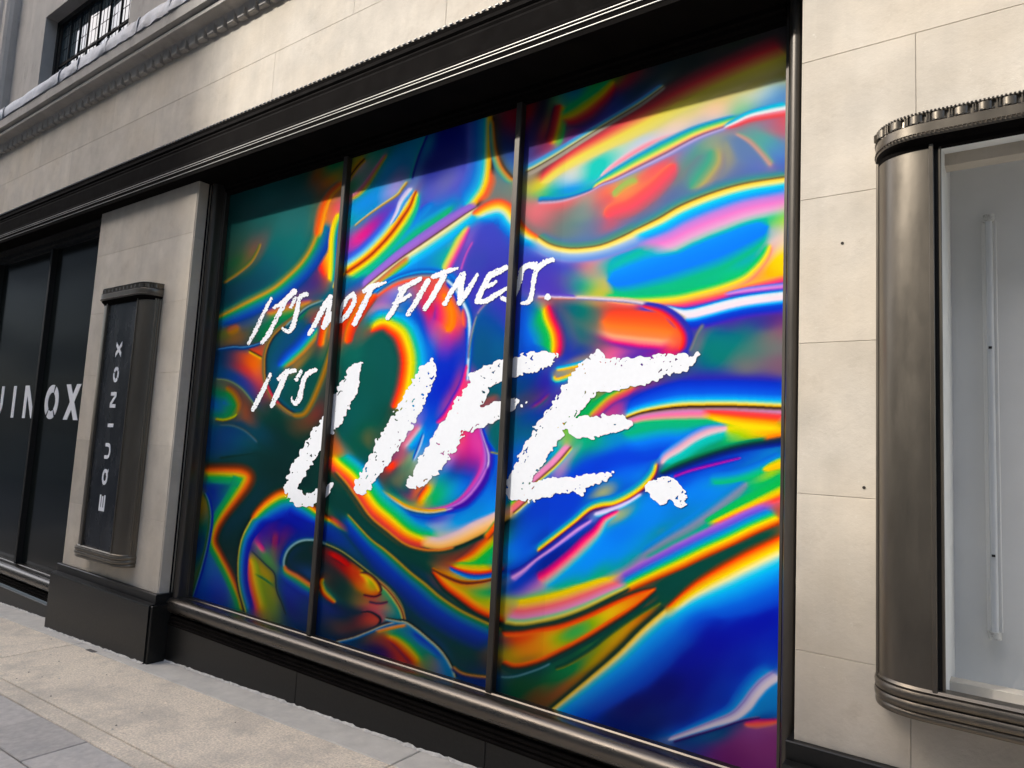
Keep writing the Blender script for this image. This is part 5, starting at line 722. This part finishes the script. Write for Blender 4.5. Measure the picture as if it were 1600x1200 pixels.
def spline(P, step):
    P = np.array(P, float)
    if len(P) < 3:
        n = max(2, int(np.hypot(*(P[-1]-P[0]))/step)); t = np.linspace(0, 1, n)[:, None]
        return P[0]*(1-t)+P[-1]*t, np.linspace(0, len(P)-1, n)
    Q = np.vstack([2*P[0]-P[1], P, 2*P[-1]-P[-2]]); out = []; par = []
    for i in range(1, len(Q)-2):
        p0, p1, p2, p3 = Q[i-1:i+3]; n = max(2, int(np.hypot(*(p2-p1))/step)); t = np.arange(n)[:, None]/n
        out.append(.5*(2*p1+(p2-p0)*t+(2*p0-5*p1+4*p2-p3)*t*t+(3*p1-p0-3*p2+p3)*t**3)); par.append(i-1+t[:, 0])
    out.append(P[-1:]); par.append(np.array([len(P)-1.]))
    return np.vstack(out), np.concatenate(par)
def paint_artwork():
    C = np.zeros((AH, AW, 3)); Wt = np.zeros((AH, AW))
    V = np.array([[float(a) for a in r.split()] for r in ART_POINTS.replace('\n', '').split(';') if len(r.split()) == 5])
    D = np.hypot(V[:, None, 0]-V[None, :, 0], V[:, None, 1]-V[None, :, 1]); np.fill_diagonal(D, 99); near = np.clip(np.sort(D, 1)[:, 1], 6, 26)
    for v, rr in zip(V, near):
        R = int(rr); q = np.arange(-R, R+1); x, y = int(v[0]-AX0), int(v[1]-AY0)
        if R <= x < AW-R and R <= y < AH-R:
            G = np.exp(-(q[:, None]**2+q[None]**2)/(2*(.36*rr)**2)); sl = np.s_[y-R:y+R+1, x-R:x+R+1]; C[sl] += G[..., None]*v[2:5]; Wt[sl] += G
    C /= np.maximum(Wt, 1e-9)[..., None]; Wt = np.where(Wt > .02, np.minimum(Wt, 1)*.25, 0); S0 = np.zeros((AH, AW)); T = np.zeros((AH*AW, 2))
    for pts, prof, wid, fade in ART_STROKES:
        P, par = spline(_s(pts), .45); prof = sorted(_p(prof)); o = np.array([a for a, _ in prof]); col = np.array([c for _, c in prof])
        w = np.ones(len(P)) if wid is None else np.interp(par, np.arange(len(wid)), wid)
        d = np.gradient(P, axis=0); d = d/ np.maximum(np.hypot(d[:, 0], d[:, 1]), 1e-6)[:, None]
        k = 9; ker = np.ones(k)/k
        if len(P) > 30: d = np.stack([np.convolve(np.pad(d[:, j], k//2, 'edge'), ker, 'valid') for j in (0, 1)], 1)
        n = np.stack([-d[:, 1], d[:, 0]], 1)
        s = np.arange(len(P))*.45; L = s[-1]
        oo = np.arange(o[0], o[-1]+.01, .5); cc = np.stack([np.interp(oo, o, col[:, j]) for j in range(3)], 1)
        span = o[-1]-o[0]; ae = np.clip(np.minimum(oo-o[0], o[-1]-oo)/max(.12*span, 1.2)+.15, 0, 1)
        X = P[:, None, 0]+n[:, None, 0]*oo[None]*w[:, None]-AX0; Y = P[:, None, 1]+n[:, None, 1]*oo[None]*w[:, None]-AY0
        A = np.clip(np.minimum(s, L-s)[:, None]/(fade+.01+.7*np.abs(oo)[None]), 0, 1)*ae[None]; xi = np.rint(X).astype(int); yi = np.rint(Y).astype(int)
        ok = (xi >= 0) & (xi < AW) & (yi >= 0) & (yi < AH)
        idx = (yi*AW+xi)[ok]; a = A[ok]; cl = np.broadcast_to(cc[None], A.shape+(3,))[ok]
        sw = np.bincount(idx, a+1e-6, AH*AW); m = np.bincount(idx, minlength=AH*AW)
        hit = m > 0; am = np.zeros(AH*AW); am[hit] = sw[hit]/m[hit]
        cs = np.stack([np.bincount(idx, cl[:, j]*(a+1e-6), AH*AW) for j in range(3)], 1); cs = cs.astype(float); cs[hit] = cs[hit]/sw[hit][:, None]
        an2 = np.arctan2(d[:, 1], d[:, 0])*2; ang = np.broadcast_to(an2[:, None], A.shape)[ok]; T[idx] = np.stack([np.cos(ang), np.sin(ang)], 1)
        Cf = C.reshape(-1, 3); Wf = Wt.reshape(-1); old = Wf[hit]; an = am[hit]
        mix = (an/np.maximum(an+old*(1-an), 1e-6))[:, None]
        Cf[hit] = Cf[hit]*(1-mix)+cs[hit]*mix; Wf[hit] = np.maximum(old, an); S0.reshape(-1)[hit] = np.maximum(S0.reshape(-1)[hit], an)
    # fill between the painted places: multigrid relaxation from coarse to fine
    def fill(C, Wt, fine):
        lv = [(C, Wt)]
        while min(lv[-1][1].shape) > 12:
            c, w = lv[-1]; h, l = w.shape; h2, l2 = (h+1)//2, (l+1)//2
            cp = np.zeros((h2*2, l2*2, c.shape[2])); wp = np.zeros((h2*2, l2*2)); cp[:h, :l] = c*w[..., None]; wp[:h, :l] = w
            ws = wp.reshape(h2, 2, l2, 2).sum((1, 3)); cs = cp.reshape(h2, 2, l2, 2, -1).sum((1, 3))
            lv.append((cs/np.maximum(ws, 1e-9)[..., None], np.clip(ws*.5, 0, 1)))
        cur = None
        for c, w in reversed(lv):
            cur = np.full_like(c, .3) if cur is None else np.repeat(np.repeat(cur, 2, 0), 2, 1)[:c.shape[0], :c.shape[1]]
            ww = np.clip(w, 0, 1)[..., None]
            for _ in range(40 if c.shape[0] < 400 else fine):
                p = np.pad(cur, ((1, 1), (1, 1), (0, 0)), 'edge'); av = (p[:-2, 1:-1]+p[2:, 1:-1]+p[1:-1, :-2]+p[1:-1, 2:])/4
                cur = c*ww+av*(1-ww)
        return cur
    S0 = np.clip(S0, 0, 1); cur = fill(C/255., Wt, 14)
    # smear the open fields along the direction the neighbouring folds run
    T = fill(T.reshape(AH, AW, 2), (S0 > .3)*1., 4); th = np.arctan2(T[..., 1], T[..., 0])/2; dx, dy = np.cos(th).astype(np.float32), np.sin(th).astype(np.float32)
    src = cur.astype(np.float32).reshape(-1, 3); m0 = (1.03-S0).astype(np.float32).ravel(); num = src*m0[:, None]*1.; den = m0.copy()
    gy, gx = np.mgrid[0:AH, 0:AW].astype(np.float32)
    for sgn in (1, -1):
        x, y = gx.copy(), gy.copy(); px_, py_ = dx*sgn, dy*sgn; alive = np.ones(AH*AW, np.float32)
        for k in range(13):
            x = np.clip(x+px_*3, 0, AW-1); y = np.clip(y+py_*3, 0, AH-1); i = (np.rint(y).astype(np.int32)*AW+np.rint(x).astype(np.int32)).ravel()
            ndx, ndy = dx.ravel()[i].reshape(AH, AW), dy.ravel()[i].reshape(AH, AW); f = np.where(ndx*px_+ndy*py_ < 0, -1., 1.).astype(np.float32); px_, py_ = ndx*f, ndy*f
            alive = alive*np.clip(m0[i]*1.2, 0, 1); w = m0[i]*alive*np.float32(math.exp(-(k/5.5)**2)); num += src[i]*w[:, None]; den += w
    cur = np.where((S0 > .98)[..., None], cur, (num/np.maximum(den, 1e-6)[:, None]).reshape(AH, AW, 3)*(1-S0[..., None])+cur*S0[..., None])
    def box(a, r):
        for ax in (0, 1):
            c = np.cumsum(np.pad(a, [(r+1, r) if k == ax else (0, 0) for k in range(a.ndim)], 'edge'), ax)
            a = (np.take(c, np.arange(2*r+1, c.shape[ax]), ax)-np.take(c, np.arange(0, c.shape[ax]-2*r-1), ax))/(2*r+1)
        return a
    m = 1.02-S0; num = cur*m[..., None]; den = m
    for _ in range(3): num = box(num, 2); den = box(den, 2)
    soft = num/np.maximum(den, 1e-6)[..., None]
    out = cur*S0[..., None]+soft*(1-S0[..., None])
    p = np.pad(out, ((1, 1), (1, 1), (0, 0)), 'edge'); av = (p[:-2, 1:-1]+p[2:, 1:-1]+p[1:-1, :-2]+p[1:-1, 2:])/4
    return out*.85+av*.15
# ------------------------------------------------------------------ the printed film and its lettering
def art_xy(x, z):
    """sheet position (metres on the glass) to artwork coordinates"""
    w = np.stack([x, np.full_like(x, GY), z], -1); c = w @ CAM; return c[..., 0]/c[..., 2]*1062+800, c[..., 1]/c[..., 2]*1062+600
ART = srgb2lin(np.clip(paint_artwork(), 0, 1))
fm = bpy.data.materials.new('printed_film'); fm.use_nodes = True; n_ = fm.node_tree.nodes; l_ = fm.node_tree.links; p_ = n_['Principled BSDF']
at = n_.new('ShaderNodeVertexColor'); at.layer_name = 'print'; l_.new(at.outputs[0], p_.inputs['Base Color']); p_.inputs['Roughness'].default_value = .22; p_.inputs['Specular IOR Level'].default_value = .09
gm = n_.new('ShaderNodeNewGeometry'); tn = n_.new('ShaderNodeTexNoise'); tn.inputs['Scale'].default_value = 1.3; l_.new(gm.outputs['Position'], tn.inputs['Vector']); bp = n_.new('ShaderNodeBump'); bp.inputs['Strength'].default_value = .15; bp.inputs['Distance'].default_value = .01; l_.new(tn.outputs[0], bp.inputs['Height']); l_.new(bp.outputs[0], p_.inputs['Normal'])
def film(x0, x1, step):
    nx = int((x1-x0)/step)+1; nz = int((ZT-ZB)/step)+1
    X, Z = np.meshgrid(np.linspace(x0, x1, nx), np.linspace(ZB, ZT, nz)); u, v = art_xy(X, Z)
    u = np.clip(u-AX0, 0, AW-1.01); v = np.clip(v-AY0, 0, AH-1.01); iu = u.astype(int); iv = v.astype(int); fu = (u-iu)[..., None]; fv = (v-iv)[..., None]
    col = (ART[iv, iu]*(1-fu)+ART[iv, iu+1]*fu)*(1-fv)+(ART[iv+1, iu]*(1-fu)+ART[iv+1, iu+1]*fu)*fv
    col = col*np.where((X > -2.79) & (X < -2.12), .955, np.where(X > -1.79, 1.0, np.where(X > -2.06, .95, 1.0)))[..., None]      # strips of film, not quite alike
    lum = col @ np.array([.2126, .7152, .0722]); col = np.clip((lum[..., None]+1.14*(col-lum[..., None]))*.79, .002, .9)
    b = BASE[win.name]; co = np.stack([X-b[0], np.zeros_like(X)-b[1], Z+ZO-b[2]], -1).reshape(-1, 3).astype(np.float32)
    k = np.arange(nx*nz).reshape(nz, nx); q = np.stack([k[:-1, :-1], k[:-1, 1:], k[1:, 1:], k[1:, :-1]], -1).reshape(-1, 4).astype(np.int32)
    me = bpy.data.meshes.new('window_panel'); me.vertices.add(len(co)); me.vertices.foreach_set('co', co.ravel()); me.loops.add(q.size); me.loops.foreach_set('vertex_index', q.ravel())
    me.polygons.add(len(q)); me.polygons.foreach_set('loop_start', np.arange(0, q.size, 4, dtype=np.int32)); me.update(calc_edges=True)
    a = me.color_attributes.new('print', 'FLOAT_COLOR', 'POINT'); a.data.foreach_set('color', np.concatenate([col.reshape(-1, 3), np.ones((nx*nz, 1))], 1).astype(np.float32).ravel())
    me.materials.append(fm); o = link(bpy.data.objects.new('window_panel', me)); o.parent = win; return o
film(XL-.003, MX[0]-.001, .0062); film(MX[0]+.001, MX[1]-.001, .0055); film(MX[1]+.001, XR+.003, .005)

# brush strokes "x y half-width; ..." in artwork coordinates, one list per letter
WORDS = [
 ('I', ["424 467 2.6;412 490 3;400 516 3.4;389 537 2.6"]), ('T', ["429 481 2.6;445 470 4;461 455 4.2", "446 471 4;433 497 3.6;420 522 3.8;410 535 3.4"]), ("apostrophe", ["462 466 3;455 480 2.6"]),
 ('S', ["479 460 4;471 463 4;467 472 3.4;464 490 3.8;458 510 4;451 518 3.6;443 514 2.6"]),
 ('N', ["484 521 3.6;496 500 4;508 477 4.4;517 464 4.2", "516 466 4.2;514 485 4;508 508 4.4", "506 511 4;515 498 4.4;524 484 4;531 471 3.4"]),
 ('O', ["552 459 3.6;555 468 3.8;549 482 3.8;541 494 4;532 502 3.4", "552 459 3.2;543 467 3.6;535 481 3.6;530 496 3.2"]),
 ('T', ["570 455 4;580 449 5;592 445 3.6;603 441 2", "582 447 4.4;572 470 4.2;562 490 4.4;554 506 4"]),
 ('F', ["626 452 4;642 444 4.4;657 436 3.6", "633 449 4.6;622 470 4.6;614 486 4.4;606 497 3.6", "617 474 3.6;629 468 3.6;641 461 2.8"]),
 ('I', ["669 439 4.4;659 457 4.4;648 476 4.4;638 491 3.6"]), ('T', ["677 433 4;692 427 4.6;706 422 3.6;717 419 1.6", "695 430 4.6;685 448 4.6;675 466 4.4;664 482 4"]),
 ('N', ["695 475 3.8;706 456 4;717 438 4.4;725 428 4", "723 430 5;721 447 5;720 466 5", "718 474 4;728 460 4.4;737 445 4;746 430 3"]),
 ('E', ["766 430 5;757 446 4.6;749 463 4.6;746 471 4", "766 430 5;780 424 5;792 418 4", "757 449 3.4;768 445 3.4;776 440 2.2", "746 471 4.4;760 470 4.2;775 461 4.2;792 451 3"]),
 ('S', ["838 412 3.4;826 414 4;816 423 4.4;812 440 4;806 456 4;797 469 4.4;785 466 3.4"]),
 ('S', ["816 421 4;826 415 4.6;838 418 4;852 410 4.4;864 406 3.8", "848 413 4;838 424 4.2;834 440 3.8;832 458 4;827 471 4;816 474 2.6"]), ('full_stop', ["856 464 5.2;857 465 4.6"]),
 ('I', ["423 585 2.8;414 605 3.6;404 625 4;396 640 3.4"]), ('T', ["436 592 3.4;448 582 4.6;461 579 3.4", "446 585 4.6;438 606 4.4;430 623 4.4;425 634 3.6"]), ('apostrophe', ["471 580 3;464 593 3.4"]),
 ('S', ["493 578 3.8;483 583 4.4;476 591 4;472 607 4;468 623 4.6;462 630 4;456 625 2.2;456 621 1.6"]),
 ('L', ["558 573 8;552 589 12;543 611 14;530 637 15;516 660 15.5;502 680 15;491 697 14.5;480 714 14.5;467 733 13;459 751 12.5;455 766 12", "455 766 12.5;466 778 13;479 781 11.5;492 776 11;506 769 9;514 762 6;519 756 3.5;522 752 3"]),
 ('I', ["673 572 11;664 592 17;648 624 18;626 662 19;602 702 18;582 736 15;564 761 11"]),
 ('F', ["746 594 13;765 586 15;790 577 15;818 569 16;842 563 15;861 559 9", "756 596 16;738 622 20;716 656 21;694 692 21;672 726 19;652 752 14;644 757 8", "722 662 16;748 653 16;772 642 14;793 634 10;806 628 6", "815 633 3.2;818 631 3", "822 630 2.4;823 629 2"]),
 ('E', ["937 556 10;925 580 22;903 612 24;878 648 22;850 684 22;828 720 20;812 752 18;806 770 15", "930 585 26;950 585 27;980 583 24;1010 578 21;1040 570 18;1066 566 14;1081 563 8", "1084 562 5;1090 553 4;1091 548 2", "905 668 18;930 668 17;953 664 16;972 661 12;985 660 6", "806 773 12;830 768 16;856 762 15;882 757 14;906 755 11", "906 752 8;925 748 9;942 745 7;957 739 3.5", "907 766 6;911 772 4"]),
 ('full_stop', ["1017 764 11;1032 763 17;1048 764 17;1060 775 13;1063 782 10", "1024 772 11;1036 778 12"])]
def vnoise(x, y, sd, f):
    x = x*f; y = y*f; ix = np.floor(x).astype(np.int64); iy = np.floor(y).astype(np.int64); fx = x-ix; fy = y-iy; fx = fx*fx*(3-2*fx); fy = fy*fy*(3-2*fy)
    def h(a, b):
        q = (a*374761393+b*668265263+sd*974634777) & 0x7fffffff; q = ((q ^ (q >> 13))*1274126177) & 0x7fffffff; return ((q ^ (q >> 16)) & 0xffff)/65535.
    return (h(ix, iy)*(1-fx)+h(ix+1, iy)*fx)*(1-fy)+(h(ix, iy+1)*(1-fx)+h(ix+1, iy+1)*fx)*fy
# inverse of art_xy on the glass plane
def sheet_xz(px, py):
    v = CAM @ np.array([px-800, py-600, 1062.]); t = GY/v[1]; return v[0]*t, v[2]*t
for li, (nm, strokes) in enumerate(WORDS):
    SS = [np.array([[float(q) for q in p.split()] for p in s.split(';')]) for s in strokes]
    A = np.vstack(SS); pad = A[:, 2].max()+8; big = A[:, 2].max() > 7
    c4 = [sheet_xz(x, y) for x in (A[:, 0].min()-pad, A[:, 0].max()+pad) for y in (A[:, 1].min()-pad, A[:, 1].max()+pad)]
    x0, x1 = max(min(c[0] for c in c4), XL), min(max(c[0] for c in c4), XR); z0, z1 = min(c[1] for c in c4), max(c[1] for c in c4)
    st = .0052 if big else .0032
    X, Z = np.meshgrid(np.arange(x0, x1, st), np.arange(z0, z1, st)); u, v = art_xy(X, Z); F = np.full(X.shape, -99.)
    for P in SS:
        C_, par = spline(P[:, :2], 2.); wd = np.interp(par, np.arange(len(P)), P[:, 2])
        for (a, b), w in zip(C_, wd): F = np.maximum(F, w-np.hypot(u-a, v-b))
    sdn = li*17+3; dr = .55*u-.83*v; dp = .83*u+.55*v          # grain runs with the brush
    if big:
        F = F-5.*(vnoise(dr, dp, sdn, .11)-.45)-5.5*(vnoise(dr, dp*.6, sdn+1, .24)-.42)-2.2*(vnoise(dr, dp*.7, sdn+2, .5)-.5)
        hl = vnoise(dr*.6, dp, sdn+5, .36)*(.75+.5*vnoise(dr, dp, sdn+9, .06)); F = np.where((hl > .88) & (F < 15), -1.*(hl-.88)*30, F)
    else:
        F = F-1.7*(vnoise(dr, dp, sdn, .5)-.42)-1.3*(vnoise(dr*.6, dp, sdn+1, .9)-.45)
        hl = vnoise(dr*.7, dp, sdn+5, .8); F = np.where((hl > .86), -.6*(hl-.8)*10, F)
    mb = MB(); ny, nx = F.shape; yl = -.0022-.0003*(li % 4); ins = F > 0; key = {}
    def vert(k, p):
        if k not in key: key[k] = len(mb.v); mb.v.append((float(p[0]), yl, float(p[1])+ZO))
        return key[k]
    def corner(j, i): return vert((j, i, 0), (X[j, i], Z[j, i]))
    def edge(j, i, j2, i2):
        a, b = F[j, i], F[j2, i2]; t = a/(a-b); k = (min(j, j2), min(i, i2), 1 if j == j2 else 2); return vert(k, (X[j, i]+(X[j2, i2]-X[j, i])*t, Z[j, i]+(Z[j2, i2]-Z[j, i])*t))
    cnt = ins[:-1, :-1]*1+ins[:-1, 1:]+ins[1:, 1:]+ins[1:, :-1]
    for j in range(ny-1):
        i = 0; row = cnt[j]
        nz_ = np.nonzero(row)[0]
        for i in nz_:
            cs = [(j, i), (j, i+1), (j+1, i+1), (j+1, i)]
            if row[i] == 4: mb.f.append(tuple(corner(*q) for q in cs)); continue
            pl2 = []
            for a in range(4):
                q, q2 = cs[a], cs[(a+1) % 4]
                if ins[q]: pl2.append(corner(*q))
                if ins[q] != ins[q2]: pl2.append(edge(*q, *q2))
            if len(pl2) >= 3: mb.f.append(tuple(pl2))
    if mb.f:
        o = obj('letter' if nm not in ('apostrophe', 'full_stop') else nm, mb, M['white_vinyl'], win)
        if nm not in ('apostrophe', 'full_stop'): o['label'] = 'white brush-painted capital '+nm
